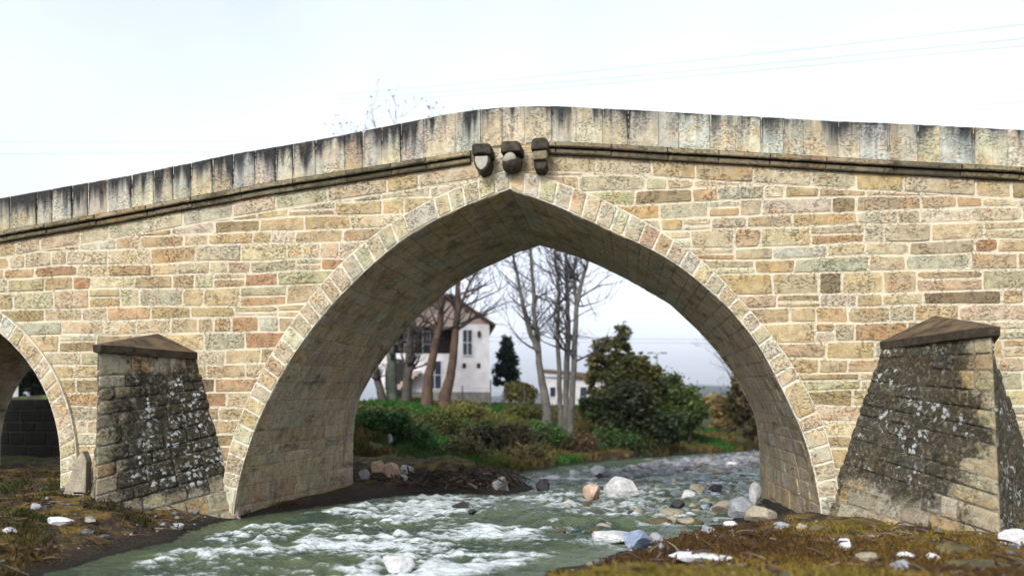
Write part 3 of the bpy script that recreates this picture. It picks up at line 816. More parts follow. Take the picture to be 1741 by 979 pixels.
# ------------------------------------------------------------------ stones in the river and on the banks
def rock_mat(name, c1, c2, rough=.8):
    m, t, b = mat(name); N = NT(t); p = N.pos()
    n = N.noise(p, 3.5, 6, .65); f = N.noise(p, 18, 4, .65)
    col = N.mix(N.rng(n, .32, .68), C4(c1), C4(c2)); col = N.mix(1, col, N.rng(f, .3, .7, .72, 1.2), 'MULTIPLY')
    z = N.n('ShaderNodeSeparateXYZ', {0: p}).outputs['Z']
    t.links.new(col, b.inputs['Base Color']); b.inputs['Roughness'].default_value = rough
    t.links.new(N.bump(N.math('ADD', n, N.math('MULTIPLY', f, .4)), .8, .05), b.inputs['Normal'])
    return m
M['rk_white'] = rock_mat('pale limestone', (.36, .36, .38), (.72, .71, .72))
M['rk_pink'] = rock_mat('pink limestone', (.42, .24, .15), (.62, .48, .38))
M['rk_grey'] = rock_mat('grey river stone', (.20, .21, .23), (.38, .39, .41))
M['rk_blue'] = rock_mat('blue grey wet stone', (.14, .19, .30), (.36, .42, .54), .35)
M['rk_dark'] = rock_mat('wet black stone', (.012, .012, .012), (.04, .038, .04), .6)
M['rk_tan'] = rock_mat('tan river stone', (.24, .20, .14), (.40, .35, .27))
M['rk_moss'] = rock_mat('mossy stone', (.035, .032, .014), (.15, .12, .05))
def rock(name, loc, size, m, seed, jag=.28, flat=1.0, rz=0.0, sub=4, **k):
    bm = bmesh.new(); bmesh.ops.create_icosphere(bm, subdivisions=sub, radius=1)
    rr = random.Random(seed); pls = []
    for _ in range(16):
        nn = Vector((rr.gauss(0, 1), rr.gauss(0, 1), rr.gauss(0, .8))).normalized(); pls.append((nn, rr.uniform(.52, .9) if jag > .25 else rr.uniform(.7, .95)))
    for v in bm.verts:
        p = v.co.copy()
        q = p * 1.1 + Vector((seed * 3.7, seed * 1.3, 0))
        d = mnoise.noise(q) * .6 + mnoise.noise(q * 2.3) * .32 + mnoise.noise(q * 5) * .12
        v.co = p * (1 + jag * d * 1.1)
        for nn, dd in pls:
            kd = v.co.dot(nn)
            if kd > dd: v.co -= nn * (kd - dd) * .9
        v.co += p * (mnoise.noise(q * 9) * .035 + mnoise.noise(q * 19) * .018)
        v.co = Vector((v.co.x * size[0], v.co.y * size[1], v.co.z * size[2]))
    me = bpy.data.meshes.new(name); bm.to_mesh(me); bm.free(); me.materials.append(m)
    me.polygons.foreach_set('use_smooth', [False] * len(me.polygons))
    o = bpy.data.objects.new(name, me); COL.objects.link(o); o.location = loc; o.rotation_euler.z = rz
    return tag(o, **k)
def rock_px(px, py, wpx, hpx, mname, seed, label, group=None, z=0.0, deep=.9, jag=.28, name='boulder', cat='rock', foam=True):
    """a stone whose foot is at the pixel (px,py) on the water or bank, wpx wide and hpx high"""
    x, y, z0 = G(px, py, z); s = y / ray(px, py)[1] / FPX
    rx = wpx * s / 2; h = hpx * s * 1.2
    y2 = y + rx * deep * .5
    rock(name, (x, y2, z + h * .42), (rx, rx * deep, h * .62), M[mname], seed, jag, label=label, cat=cat, group=group)
    if foam and z < .1: ROCKS.append((x, y2, rx))
gst = 'stones breaking the river surface'
rock_px(1060, 848, 66, 29, 'rk_white', 1, 'biggest pale grey boulder standing in the middle of the river', gst)
rock_px(1006, 850, 36, 23, 'rk_pink', 2, 'orange pink boulder touching the big pale boulder', gst, jag=.36)
rock_px(923, 836, 28, 19, 'rk_dark', 3, 'jagged black stone in the river upstream of the pink boulder', gst, jag=.5)
rock_px(781, 868, 36, 13, 'rk_dark', 4, 'smooth black rock lying in the water in front of the driftwood heap', gst)
rock_px(803, 873, 20, 7, 'rk_dark', 5, 'small black stone just right of the smooth black rock', gst)
rock_px(848, 838, 40, 24, 'rk_grey', 6, 'grey wedge shaped slab at the tip of the driftwood heap', gst, jag=.35)
rock_px(1153, 863, 30, 12, 'rk_dark', 7, 'dark domed stone above the flat tan stones in midstream', gst)
rock_px(1142, 880, 48, 13, 'rk_tan', 8, 'flat tan slab in midstream below the dark domed stone', gst, jag=.2)
rock_px(1122, 892, 52, 11, 'rk_moss', 9, 'mossy dark ledge in midstream below the tan slab', gst)
rock_px(1170, 891, 36, 9, 'rk_tan', 10, 'low tan stone right of the mossy ledge', gst, jag=.2)
rock_px(1218, 836, 30, 11, 'rk_dark', 11, 'black stone right of the tan one near the far pier', gst)
rock_px(1186, 840, 36, 14, 'rk_tan', 12, 'brown tan stone left of the black stone near the pier', gst)
rock_px(1172, 848, 34, 12, 'rk_white', 13, 'pale stone awash in front of the brown tan stone', gst)
rock_px(1199, 820, 26, 8, 'rk_blue', 14, 'blue grey stone at the near edge of the gravel bar', gst)
rock_px(1085, 932, 62, 27, 'rk_blue', 15, 'blue wet boulder in the rapids by the right bank', gst)
rock_px(1040, 922, 84, 14, 'rk_white', 16, 'low white stone awash left of the blue boulder', gst, jag=.2)
rock_px(1116, 925, 30, 15, 'rk_grey', 17, 'dark grey stone right of the blue boulder', gst)
rock_px(672, 974, 66, 26, 'rk_white', 18, 'white boulder at the bottom edge in the foaming water', gst)
rock_px(1225, 872, 40, 18, 'rk_tan', 21, 'tan stone in the shallows left of the right pier', gst)
rock_px(1262, 878, 58, 26, 'rk_grey', 19, 'mossy grey boulder beside the foot of the right pier', 'stones at the foot of the right pier', z=.06)
rock_px(1300, 893, 62, 30, 'rk_tan', 20, 'pale brown boulder against the foot of the right pier', 'stones at the foot of the right pier', z=.1)
rock_px(1286, 852, 22, 32, 'rk_white', 22, 'upright white stone at the corner of the right pier', 'stones at the foot of the right pier', z=.05)
rock_px(1015, 812, 34, 18, 'rk_white', 23, 'white rock at the left end of the gravel bar', gst)
rock_px(975, 812, 24, 10, 'rk_white', 24, 'small white stone left of the gravel bar', gst)
rock_px(1018, 815, 18, 10, 'rk_dark', 25, 'black stone in front of the white rock at the gravel bar', gst)
rock_px(1245, 793, 32, 8, 'rk_white', 26, 'flat white stone on the far right of the gravel bar', gst)
rock_px(940, 815, 36, 6, 'rk_white', 27, 'thin white stone awash upstream of the jagged black stone', gst)
rock_px(1215, 806, 40, 8, 'rk_tan', 28, 'reddish tan stone lying along the gravel bar edge', gst)
water = None

random.seed(66)
n_ = 0
while n_ < 70:
    px, py = random.uniform(900, 1285), random.uniform(800, 912)
    x, y, z0 = G(px, py, 0)
    if float(sdist(np.array([x]), np.array([y]))[0]) > -.15 or random.random() > (px - 860) / 380: continue
    n_ += 1; r = random.uniform(.09, .24)
    rock('cobble', (x, y, random.uniform(-.02, .05)), (r, r * random.uniform(.7, 1), r * .6), M[random.choice(['rk_grey', 'rk_grey', 'rk_tan', 'rk_dark', 'rk_blue', 'rk_moss'])], 200 + n_, .3, sub=3,
         label='small wet cobble awash in the shallows upstream of the right bank', cat='cobble', group='small cobbles awash in the shallows')
    if n_ % 2: ROCKS.append((x, y, r))

# gravel bar: too many pebbles to count
def pebbles(name, pts, m, seed):
    random.seed(seed); mb = MB()
    bm = bmesh.new(); bmesh.ops.create_icosphere(bm, subdivisions=1, radius=1); bv = [v.co.copy() for v in bm.verts]; bf = [[v.index for v in f.verts] for f in bm.faces]; bm.free()
    for x, y, z, r in pts:
        a = random.uniform(0, 6.3); ca, sa = math.cos(a), math.sin(a)
        sx, sy, sz = r * random.uniform(.8, 1.5), r * random.uniform(.6, 1.1), r * random.uniform(.4, .8)
        c = random.choice([(.30, .31, .34), (.42, .43, .46), (.20, .20, .23), (.55, .55, .57), (.36, .30, .24), (.14, .14, .16), (.28, .30, .36)])
        i0 = len(mb.v)
        for v in bv:
            k = random.uniform(.82, 1.15); p = (v.x * sx * k, v.y * sy * k)
            mb.vert((x + p[0] * ca - p[1] * sa, y + p[0] * sa + p[1] * ca, z + v.z * sz * k))
        for f in bf: mb.face([i0 + q for q in f], c)
    return mb.build(name, m)
M['pebble'] = simple('pebble', (.30, .30, .30), (.72, .72, .72), 9, .7, .3, attr=True)
random.seed(71)
pts = []
bar = [(1000, 812), (1060, 797), (1120, 784), (1200, 776), (1288, 768), (1288, 792), (1230, 806), (1170, 800), (1120, 808), (1060, 815)]
def inpoly(x, y, poly):
    c = False
    for i in range(len(poly)):
        (x0, y0), (x1, y1) = poly[i - 1], poly[i]
        if (y0 > y) != (y1 > y) and x < x0 + (y - y0) * (x1 - x0) / (y1 - y0): c = not c
    return c
while len(pts) < 2200:
    px, py = random.uniform(990, 1300), random.uniform(764, 818)
    if inpoly(px, py, bar):
        x, y, z = G(px, py, .03); pts.append((x, y, .02 + random.uniform(-.05, .05), min(.34, random.lognormvariate(-2.25, .5))))
tag(pebbles('gravel', pts, M['pebble'], 72), label='bar of grey and white pebbles in the river upstream of the arch', cat='gravel', kind='stuff')

wx = axis([(-40, -13, 1.5), (-13, 6, .055), (6, 30, .35), (30, 165, 5)])
wy = axis([(-40, 9, 2.5), (9, 20, .055), (20, 34, .09), (34, 62, .2), (62, 130, 3)])
tag(sheet('river', wx, wy, wz, M['water'], {'foam': foamf}), kind='structure')

# ------------------------------------------------------------------ litter and bank stones
def slab_px(px, py, wpx, hpx, m, name, label, cat, group=None, zoff=0.0, seed=1, lobes=1):
    # lies on the bank at the pixel: find the ground along the ray
    d = ray(px, py); t = 5.0
    while t < 60:
        x, y, z = d[0] * t, d[1] * t, EYE + d[2] * t
        if z < gz(x, y): break
        t += .05
    s = t / FPX; w = wpx * s / 2; h = hpx * s
    return rock(name, (x, y + .05, gz(x, y) + h * .14 + zoff), (w, w * .55, h * .55), m, seed, .28, label=label, cat=cat, group=group)
M['litter'] = simple('white plastic', (.62, .62, .64), (.80, .80, .82), 6, .45, .9, dist=.05)
slab_px(1190, 952, 105, 22, M['litter'], 'plastic_bag', 'long white plastic bag on ochre moss of the right bank', 'bag', seed=31)
slab_px(1437, 934, 38, 28, M['litter'], 'plastic_bag', 'round white plastic bag below the right cutwater', 'bag', seed=32)
slab_px(1545, 948, 40, 14, M['rk_white'], 'stone', 'flat pale stone on the bank below the cutwater', 'rock', 'stones on the right bank', seed=33)
slab_px(1588, 952, 28, 18, M['rk_white'], 'stone', 'small round whitish stone right of the flat pale one on the bank', 'rock', 'stones on the right bank', seed=34)
slab_px(1533, 968, 44, 24, M['rk_grey'], 'stone', 'grey stone at the bottom edge below the flat pale one', 'rock', 'stones on the right bank', seed=35)
slab_px(1478, 955, 50, 20, M['rk_tan'], 'stone', 'brown stone right of the round bag', 'rock', 'stones on the right bank', seed=37)
slab_px(1635, 938, 80, 24, M['rk_moss'], 'stone', 'large mossy clod below the corner of the right cutwater', 'rock', 'stones on the right bank', seed=38)
slab_px(1725, 925, 60, 40, M['rk_white'], 'stone', 'pale block against the right edge of the photo', 'rock', 'stones on the right bank', seed=39)
slab_px(1660, 972, 120, 34, M['rk_moss'], 'stone', 'dark earthy rock in the bottom right corner', 'rock', 'stones on the right bank', seed=40)
slab_px(92, 893, 62, 18, M['litter'], 'plastic_bag', 'flattened white plastic bag on the left bank', 'bag', seed=41)
slab_px(12, 904, 30, 12, M['rk_white'], 'stone', 'pale stone at the left edge of the photo', 'rock', 'stones on the left bank', seed=42)
slab_px(58, 866, 26, 14, M['rk_grey'], 'stone', 'grey stone behind the flattened bag', 'rock', 'stones on the left bank', seed=43)
slab_px(150, 888, 36, 9, M['rk_tan'], 'stone', 'tan stone right of the flattened bag', 'rock', 'stones on the left bank', seed=44)
slab_px(298, 899, 34, 14, M['rk_grey'], 'stone', 'grey stone at the water edge of the left bank', 'rock', 'stones on the left bank', seed=45)
slab_px(124, 834, 18, 16, simple('teal plastic', (.0, .22, .20), (.01, .3, .26), 4, .4, .2), 'plastic_bottle', 'crushed teal plastic at the foot of the leaning slab', 'litter', seed=46)
for i, (px, py, w_, h_, mm, lb) in enumerate([(1330, 900, 34, 18, 'rk_grey', 'grey rubble stone at the inner corner of the right pier'), (1362, 903, 26, 14, 'rk_tan', 'small tan rubble stone between pier and grass'),
        (1392, 906, 40, 16, 'rk_moss', 'dark mossy rubble stone below the left end of the cutwater'), (1240, 898, 30, 14, 'rk_white', 'pale rubble stone at the tip of the grass'), (1205, 906, 36, 14, 'rk_grey', 'grey rubble stone where the grass meets the water')]):
    slab_px(px, py, w_, h_, M[mm], 'stone', lb, 'rock', 'rubble at the foot of the right pier', seed=120 + i, zoff=.03)
# the slab leaning in the corner left of the cutwater
a = P(122, 838, 17.0); mb = bmesh.new()
bm = prism([(a[0] - .28, a[2] - .3), (a[0] + .42, a[2] - .3), (a[0] + .44, a[2] + .75), (a[0] + .36, a[2] + .98), (a[0] + .22, a[2] + .84)], 16.9, 17.1, 1, .02); mb.free()
bmesh.ops.subdivide_edges(bm, edges=list(bm.edges), cuts=2); roughen(bm, .02, 4, 2)
o = bm_obj('stone_slab', bm, M['rk_tan'], None); tag(o, 'pale pointed slab leaning beside the left cutwater', 'stone slab')

# ------------------------------------------------------------------ vegetation helpers
def leaves(mb, centres, n, r, size, base, spread=.25, squash=.8):
    """n leaf faces per clump: small bent diamonds scattered in each clump's volume"""
    for c in centres:
        k = random.uniform(.55, 1.35)
        rc = r * random.uniform(.5, 1.45)
        for _ in range(n):
            d = Vector((random.gauss(0, 1), random.gauss(0, 1), random.gauss(0, 1))); d.normalize()
            p = Vector(c) + Vector((d.x, d.y, d.z * squash)) * rc * (random.random() ** .6 if random.random() < .85 else random.uniform(1, 1.5))
            a = Vector((random.gauss(0, 1), random.gauss(0, 1), random.gauss(0, .6))).normalized()
            b = a.cross(Vector((random.gauss(0, 1), random.gauss(0, 1), random.gauss(0, 1)))).normalized()
            s = size * random.uniform(.6, 1.3)
            kk = 1.75 * k * random.uniform(1 - spread, 1 + spread); hs = random.uniform(-.12, .12)
            i = [mb.vert(p - a * s), mb.vert(p + b * s * .45), mb.vert(p + a * s), mb.vert(p - b * s * .45)]
            mb.face(i, (base[0] * kk * (1 + hs), base[1] * kk, base[2] * kk * (1 - hs)))
M['leaf'] = leaf_mat('leaf', (1, 1, 1))
M['bark'] = simple('grey bark', (.035, .03, .025), (.10, .085, .07), 3, .9, .6, dist=.05)
M['bark_pale'] = simple('pale smooth bark', (.055, .052, .047), (.15, .14, .125), 2, .9, .5, dist=.04)
M['bark_red'] = simple('reddish bark', (.055, .032, .024), (.13, .085, .062), 2, .9, .5, dist=.04)
M['bark_ivy'] = simple('mossy bark', (.035, .045, .032), (.13, .15, .115), 2, .9, .6, dist=.04)
M['twig'] = simple('twigs', (.05, .045, .045), (.09, .08, .075), 2, .9, 0)

def shrub(name, px, py, y, wpx, hpx, col, label, cat='shrub', group=None, n=26, per=80, size=.16, shape='round', stem=True, deep=.8, sprigs=0):
    """crown outline wpx x hpx pixels with its foot at (px,py) at depth y"""
    x, _, z = P(px, py, y); s = y / ray(px, py)[1] / FPX
    w, h = wpx * s, hpx * s
    root = empty(name, (x, y, z), label=label, cat=cat, group=group)
    mb = MB(); cs = []
    for _ in range(n):
        f = random.random()
        if shape == 'cone': zz = .05 + .92 * f; rr = .5 * (1 - zz) ** .8 + .03
        elif shape == 'tall': zz = .06 + .88 * f; rr = .5 * math.sin(math.pi * min(.98, .22 + zz * .76)) ** .8
        else: zz = .1 + .72 * f; rr = .5 * math.sqrt(max(.05, 1 - ((zz - .38) / .62) ** 2))
        a = random.uniform(0, 6.283); q = random.random() ** .5 * rr * .8
        cs.append((x + math.cos(a) * q * w, y + math.sin(a) * q * w * deep, z + zz * h))
    leaves(mb, cs, per, max(.16 * w if shape != 'cone' else .10 * w, .05 * h), size, col)
    for _ in range(sprigs):                       # bare winter shoots among the leaves
        a = random.uniform(0, 6.28); p0 = Vector((x + random.gauss(0, w * .33), y + random.gauss(0, w * .28), z)); ln = h * random.uniform(.5, 1.3)
        d = Vector((math.cos(a) * .6, math.sin(a) * .6, 1)).normalized() * ln
        mb.tube([p0 - Vector((0, 0, .1)), p0 + d * .5 + Vector((0, 0, .06)), p0 + d - Vector((0, 0, .08 * ln))], [.016, .012, .005], 3, c=random.choice([(.10, .07, .045), (.06, .045, .03), (.16, .12, .07)]), cap=False)
    mb.build('foliage', M['leaf'], root)
    if stem:
        st = MB()
        for k in range(3):
            a = random.uniform(0, 6.28)
            st.tube([(x, y, z - .3), (x + .08 * w * math.cos(a), y + .08 * w * math.sin(a), z + h * .35), (x + .2 * w * math.cos(a), y + .2 * w * math.sin(a), z + h * .7)], [.03 * w ** .6 + .02, .03, .012], 5)
        st.build('stem', M['bark'], root)
    return root

def bare_tree(name, stems, y, label, mtrunk, group, kids=12, twig=1.0, leafdots=0, gener=3, up=.35, cat='tree', start=.35, foot=1.0, reach=1.0, lmul=1.0):
    """stems: [[(px,py,radius m), ...], ...] from the foot up"""
    s0 = stems[0][0]; x0, _, z0 = P(s0[0], s0[1], y)
    root = empty(name, (x0, y, z0), label=label, cat=cat, group=group)
    tr = MB(); cr = MB(); tips = []
    def grow(p, d, ln, r, gen):
        pts = [p.copy()]; rr = [r]; n = 4
        for i in range(n):
            d = (d + Vector((random.gauss(0, .16), random.gauss(0, .16), random.gauss(0, .12) + up * .16))).normalized()
            p = p + d * ln / n; pts.append(p.copy()); rr.append(max(r * (1 - .8 * (i + 1) / n), .009))
        cr.tube(pts, rr, 4 if gen > 1 else 3, c=(.075, .066, .062), cap=False)
        if gen > 0:
            for _ in range(random.randint(3, 5) if gen > 1 else random.randint(3, 4)):
                i = random.randint(1, n); q = pts[i]
                nd = (d + Vector((random.gauss(0, .65), random.gauss(0, .65), random.gauss(0, .45) + up * .4))).normalized()
                grow(q, nd, ln * random.uniform(.42, .68), rr[i] * .75 + .004, gen - 1)
        else: tips.append(p)
    for si, st in enumerate(stems):
        q = []
        off = random.uniform(-.6, .6) if si else 0
        for k, (px, py, r) in enumerate(st):
            a = P(px, py, y); q.append((Vector((a[0], y + off * k / len(st), a[2])), r))
        if si == 0: q.insert(0, (q[0][0] - Vector((0, 0, foot)), q[0][1] * 1.15))
        # resample smoothly
        pts, rs = [], []
        for (a, ra), (b, rb) in zip(q, q[1:]):
            for i in range(4): pts.append(a.lerp(b, i / 4) + Vector((random.gauss(0, .02), random.gauss(0, .02), 0))); rs.append(ra + (rb - ra) * i / 4)
        pts.append(q[-1][0]); rs.append(q[-1][1])
        tr.tube(pts, rs, 8)
        n = len(pts); H = (pts[-1] - pts[0]).length
        for _ in range(kids):
            i = int(random.uniform(start, 1) * (n - 1)); a = random.uniform(0, 6.283)
            d = Vector((math.cos(a), math.sin(a) * .8, random.uniform(.25, 1.1))).normalized()
            grow(pts[i], d, H * random.uniform(.16, .30) * reach * lmul, max(rs[i] * .42, .018) * twig, gener - 1)
        grow(pts[-1], (pts[-1] - pts[-2]).normalized(), H * .22 * lmul, rs[-1] * .9, gener - 1)
    tr.build('trunk', mtrunk, root, True)
    if leafdots:
        random.shuffle(tips)
        leaves(cr, tips[:leafdots], 3, .12, .09, (.10, .095, .09), .4)
    cr.build('crown', M['leaf'], root, False)
    return root

# ------------------------------------------------------------------ the far bank: house, shed, trees
M['plaster'] = simple('white render', (.54, .51, .53), (.74, .71, .74), 1.1, .85, .1)
M['gable'] = simple('pinkish brown render', (.30, .22, .19), (.40, .31, .27), 1.2, .9, .2)
M['plinth'] = simple('grey stone plinth', (.13, .12, .115), (.26, .24, .22), 2.5, .9, .6)
M['tile'] = simple('dark roof tiles', (.09, .05, .035), (.17, .10, .07), 3, .85, .5)
M['dark'] = simple('dark interior', (.012, .012, .013), (.02, .02, .02), 2, .7, 0)
M['glass'] = simple('window glass', (.02, .025, .04), (.035, .045, .07), 1, .12, 0, spec=.5)
M['frame'] = simple('white frame', (.60, .60, .64), None, 3, .6, 0)
M['wood'] = simple('weathered wood', (.10, .075, .05), (.2, .155, .11), 6, .85, .3)

HYd = 60.0                                            # the house's gable wall
def hx(px): return P(px, 650, HYd)[0]
def hz(py, px=790): return P(px, py, HYd)[2]
house = empty('house', (hx(832), HYd, hz(684)), label='white two storey house with brown gable and dark balcony beyond the bridge', cat='house')
x0, x1, xc = hx(652), hx(832), hx(760)
zb, ze, zr = hz(684), hz(552), hz(508)
bx0, bx1, bz0, bz1 = hx(676), hx(771), hz(602), hz(556)       # balcony recess
depth = 8.0
def quad(mb, *p): mb.face([mb.vert(q) for q in p])
w = MB()
w.box(bx1, x1, HYd, HYd + depth, zb + .8, ze)
w.box(x0, bx0, HYd, HYd + depth, zb + .8, ze)
w.box(bx0, bx1, HYd, HYd + depth, zb + .8, bz0)
w.build('wall', M['plaster'], house)
w = MB(); w.box(bx0, bx1, HYd + 2.6, HYd + depth - .1, bz0, ze - .02); w.build('balcony_back_wall', simple('shade dark back wall', (.016, .012, .009), (.035, .027, .02), 4, .9, .2), house)  # the recess's deep shade is painted into this back wall's colour
for yy, ff in ((HYd + .02, 1), (HYd + depth - .02, -1)):
    g = MB(); p = [(x0, yy, ze), (x1, yy, ze), (x1, yy, ze + .05), (xc + .5, yy, zr), (xc - .5, yy, zr), (x0, yy, ze + .05)]; g.face([g.vert(q) for q in p]); g.build('gable', M['gable'], house)
h2 = MB(); h2.box(bx0, bx1, HYd + .03, HYd + 2.5, bz1, ze + .02); h2.build('balcony_ceiling', M['gable'], house)
b = MB(); b.box(x0 - .03, x1 + .03, HYd - .04, HYd + depth + .04, zb - 1.0, zb + .8); b.build('plinth', M['plinth'], house)
rf = MB(); ov = .45; sl = (zr - ze) / (x1 - xc - .5); sl2 = (zr - ze) / (xc - .5 - x0)
for sx, xe, s in ((1, x1, sl), (-1, x0, sl2)):
    a = (xc + sx * .5, zr + .05); c = (xe + sx * ov, ze - ov * s * .8 + .08)
    ya, yb = HYd - .5, HYd + depth + .5; t = .17
    v = [rf.vert(q) for q in ((a[0], ya, a[1]), (c[0], ya, c[1]), (c[0], yb, c[1]), (a[0], yb, a[1]), (a[0], ya, a[1] + t), (c[0], ya, c[1] + t), (c[0], yb, c[1] + t), (a[0], yb, a[1] + t))]
    for q in ((0, 1, 2, 3), (4, 5, 6, 7), (0, 1, 5, 4), (2, 3, 7, 6), (1, 2, 6, 5), (0, 3, 7, 4)): rf.face([v[i] for i in q])
rf.box(xc - .5, xc + .5, HYd - .5, HYd + depth + .5, zr + .05, zr + .22)
rf = rf.build('roof', M['tile'], house)
ch = MB(); ch.box(xc - 2.4, xc - 1.8, HYd + 3, HYd + 3.6, zr - 1, zr + .75); ch.build('chimney', M['gable'], rf)
def window(px0, px1, py0, py1, name='window', y=HYd, bars=1):
    a, c = hx(px0), hx(px1); t, bt = hz(py0), hz(py1)
    f = MB(); k = .09
    f.box(a - k, a, y - .07, y + .04, bt - k, t + k); f.box(c, c + k, y - .07, y + .04, bt - k, t + k)
    f.box(a, c, y - .07, y + .04, t, t + k); f.box(a, c, y - .10, y + .04, bt - k, bt)
    for i in range(bars): q = bt + (t - bt) * (i + 1) / (bars + 1); f.box(a, c, y - .05, y - .01, q - .025, q + .025)
    f.box((a + c) / 2 - .025, (a + c) / 2 + .025, y - .06, y - .02, bt, t)
    fr = f.build(name, M['frame'], house)
    p = MB(); p.box(a, c, y - .015, y - .005, bt, t); p.build('pane', M['glass'], fr)
window(788, 803, 562, 604); window(731, 752, 615, 661, 'door', bars=1)
window(690, 706, 562, 598, y=HYd + 2.6); window(722, 745, 560, 602, 'door', y=HYd + 2.6)
for pxv in (790, 814):
    v = MB(); v.box(hx(pxv - 3), hx(pxv + 3), HYd - .04, HYd + .02, hz(626), hz(618)); v.build('vent', M['dark'], house)
v = MB(); v.box(hx(812), hx(817), HYd - .2, HYd, hz(573), hz(564)); v.build('wall_lamp', M['dark'], house)
rl = MB()
for i in range(22): q = bx0 + (bx1 - bx0) * (i + .5) / 22; rl.tube([(q, HYd + .1, bz0), (q, HYd + .1, bz0 + .85)], .015, 4)
rl.box(bx0, bx1, HYd + .06, HYd + .14, bz0 + .85, bz0 + .9); rl.build('balcony_railing', M['dark'], house)
# arched doorway under the balcony with an outside stair
ar = MB(); ac = hx(682); aw = .95; az = hz(634)
pts2 = [(ac + aw * math.cos(t), az + aw * 1.1 * math.sin(t)) for t in np.linspace(0, math.pi, 14)] + [(ac - aw, hz(664)), (ac + aw, hz(664))]
ar.face([ar.vert((px_, HYd - .012, pz_)) for px_, pz_ in pts2]); 
ar.build('archway', M['dark'], house)
stp = MB()
for i in range(9): stp.box(hx(666) + i * .25, hx(666) + (i + 1) * .25 + .3, HYd - 1.0, HYd - .03, hz(672) + i * .2, hz(672) + i * .2 + .2)
stp.build('stair', simple('pinkish concrete', (.36, .28, .24), (.46, .38, .33), 2, .9, .2), house)

house.rotation_euler.z = R(13)

# low white outbuilding
sy = 68.0
def sx_(px): return P(px, 660, sy)[0]
def sz_(py): return P(980, py, sy)[2]
shed = empty('outbuilding', (sx_(978), sy + 2, sz_(690)), label='low white outbuilding with thin brown roof behind the slender bare trees', cat='shed')
w = MB(); w.box(sx_(924), sx_(1034), sy, sy + 5, sz_(700), sz_(640)); w.build('wall', M['plaster'], shed)
r_ = MB(); v = [r_.vert(q) for q in ((sx_(918), sy - .5, sz_(634)), (sx_(1040), sy - .5, sz_(646)), (sx_(1040), sy + 5.5, sz_(638)), (sx_(918), sy + 5.5, sz_(626)))]
v2 = [r_.vert((r_.v[i][0], r_.v[i][1], r_.v[i][2] + .28)) for i in v]
for q in ((0, 1, 2, 3), ): r_.face([v[i] for i in q]); r_.face([v2[i] for i in q])
for i in range(4): r_.face((v[i], v[(i + 1) % 4], v2[(i + 1) % 4], v2[i]))
r_.build('roof', M['tile'], shed)
for a, c in ((934, 946), (985, 999), (1008, 1020)):
    f = MB(); f.box(sx_(a), sx_(c), sy - .05, sy + .02, sz_(676), sz_(656)); fr = f.build('window', M['frame'], shed)
    p_ = MB(); p_.box(sx_(a + 1.5), sx_(c - 1.5), sy - .06, sy - .052, sz_(674), sz_(658)); p_.build('pane', M['glass'], fr)

# seen through the small side arch: retaining wall, white shed, evergreens
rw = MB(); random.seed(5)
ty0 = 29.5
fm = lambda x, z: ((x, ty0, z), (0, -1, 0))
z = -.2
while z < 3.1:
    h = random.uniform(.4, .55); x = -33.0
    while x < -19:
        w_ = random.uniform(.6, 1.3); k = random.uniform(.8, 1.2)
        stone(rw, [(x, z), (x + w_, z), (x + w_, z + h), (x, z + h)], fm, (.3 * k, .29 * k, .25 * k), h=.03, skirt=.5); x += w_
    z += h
o = rw.build('retaining_wall', M['darkwall']); tag(o, 'shade darkened stone wall seen through the small left arch', 'wall')
p = P(12, 640, 38); wb = empty('shed', (P(31, 640, 38)[0], 38, 2), label='white box shed behind dark wall at the left edge', cat='shed')
w = MB(); w.box(p[0] - 4, P(31, 640, 38)[0], 38, 41, 1.0, P(12, 606, 38)[2]); w.build('wall', M['plaster'], wb)
w = MB(); w.box(p[0] - 4.2, P(31, 640, 38)[0] + .15, 37.8, 41.2, P(12, 606, 38)[2], P(12, 602, 38)[2]); w.build('roof', M['tile'], wb); wb.rotation_euler.z = R(44)
random.seed(15)
shrub('evergreen_shrub', 62, 700, 42, 70, 150, (.018, .026, .012), 'dark evergreen right of the white box shed under the small arch', group='evergreens beyond the small arch', n=30, per=80, size=.3)
shrub('evergreen_shrub', 5, 690, 46, 90, 170, (.016, .024, .012), 'dark evergreen behind the white box shed', group='evergreens beyond the small arch', n=34, per=80, size=.3)

# trees in front of the house
random.seed(101)
gl = 'bare trees in front of the house'
bare_tree('bare_tree', [[(652, 690, .30), (643, 650, .24), (634, 600, .2), (630, 520, .16), (612, 380, .10), (600, 262, .05)]], 50, 'thin dark bare tree nearest the left pier', M['bark'], gl, kids=14, leafdots=260, lmul=.55)
bare_tree('bare_tree', [[(668, 688, .42), (665, 640, .34), (666, 590, .30), (676, 540, .26), (668, 420, .18), (645, 300, .08), (640, 232, .04)], [(666, 590, .2), (690, 480, .14), (700, 330, .06)]], 51, 'grey green mossy trunk left of the house doorway', M['bark_ivy'], gl, kids=14, leafdots=300, lmul=.55)
bare_tree('bare_tree', [[(690, 690, .34), (693, 640, .28), (697, 590, .25), (700, 545, .22), (690, 400, .14), (676, 245, .05)], [(693, 650, .16), (703, 620, .14), (698, 595, .12)]], 50, 'forked trunk with a loop at its foot before the house', M['bark'], gl, kids=14, leafdots=260, lmul=.55)
bare_tree('bare_tree', [[(726, 684, .40), (728, 640, .30), (738, 600, .25), (748, 550, .21), (752, 500, .18), (757, 380, .11), (750, 235, .05)]], 49, 'reddish trunk in front of the house door', M['bark_red'], gl, kids=16, leafdots=160, lmul=.55, start=.5)
bare_tree('bare_tree', [[(756, 678, .40), (766, 640, .30), (772, 590, .25), (777, 535, .2), (778, 490, .16), (790, 380, .10), (800, 300, .04)], [(777, 535, .12), (800, 480, .08), (825, 440, .04)]], 49.5, 'leaning pale brown trunk right of the house door', M['bark_red'], gl, kids=16, start=.5)
gc = 'slender bare trees on the far bank'
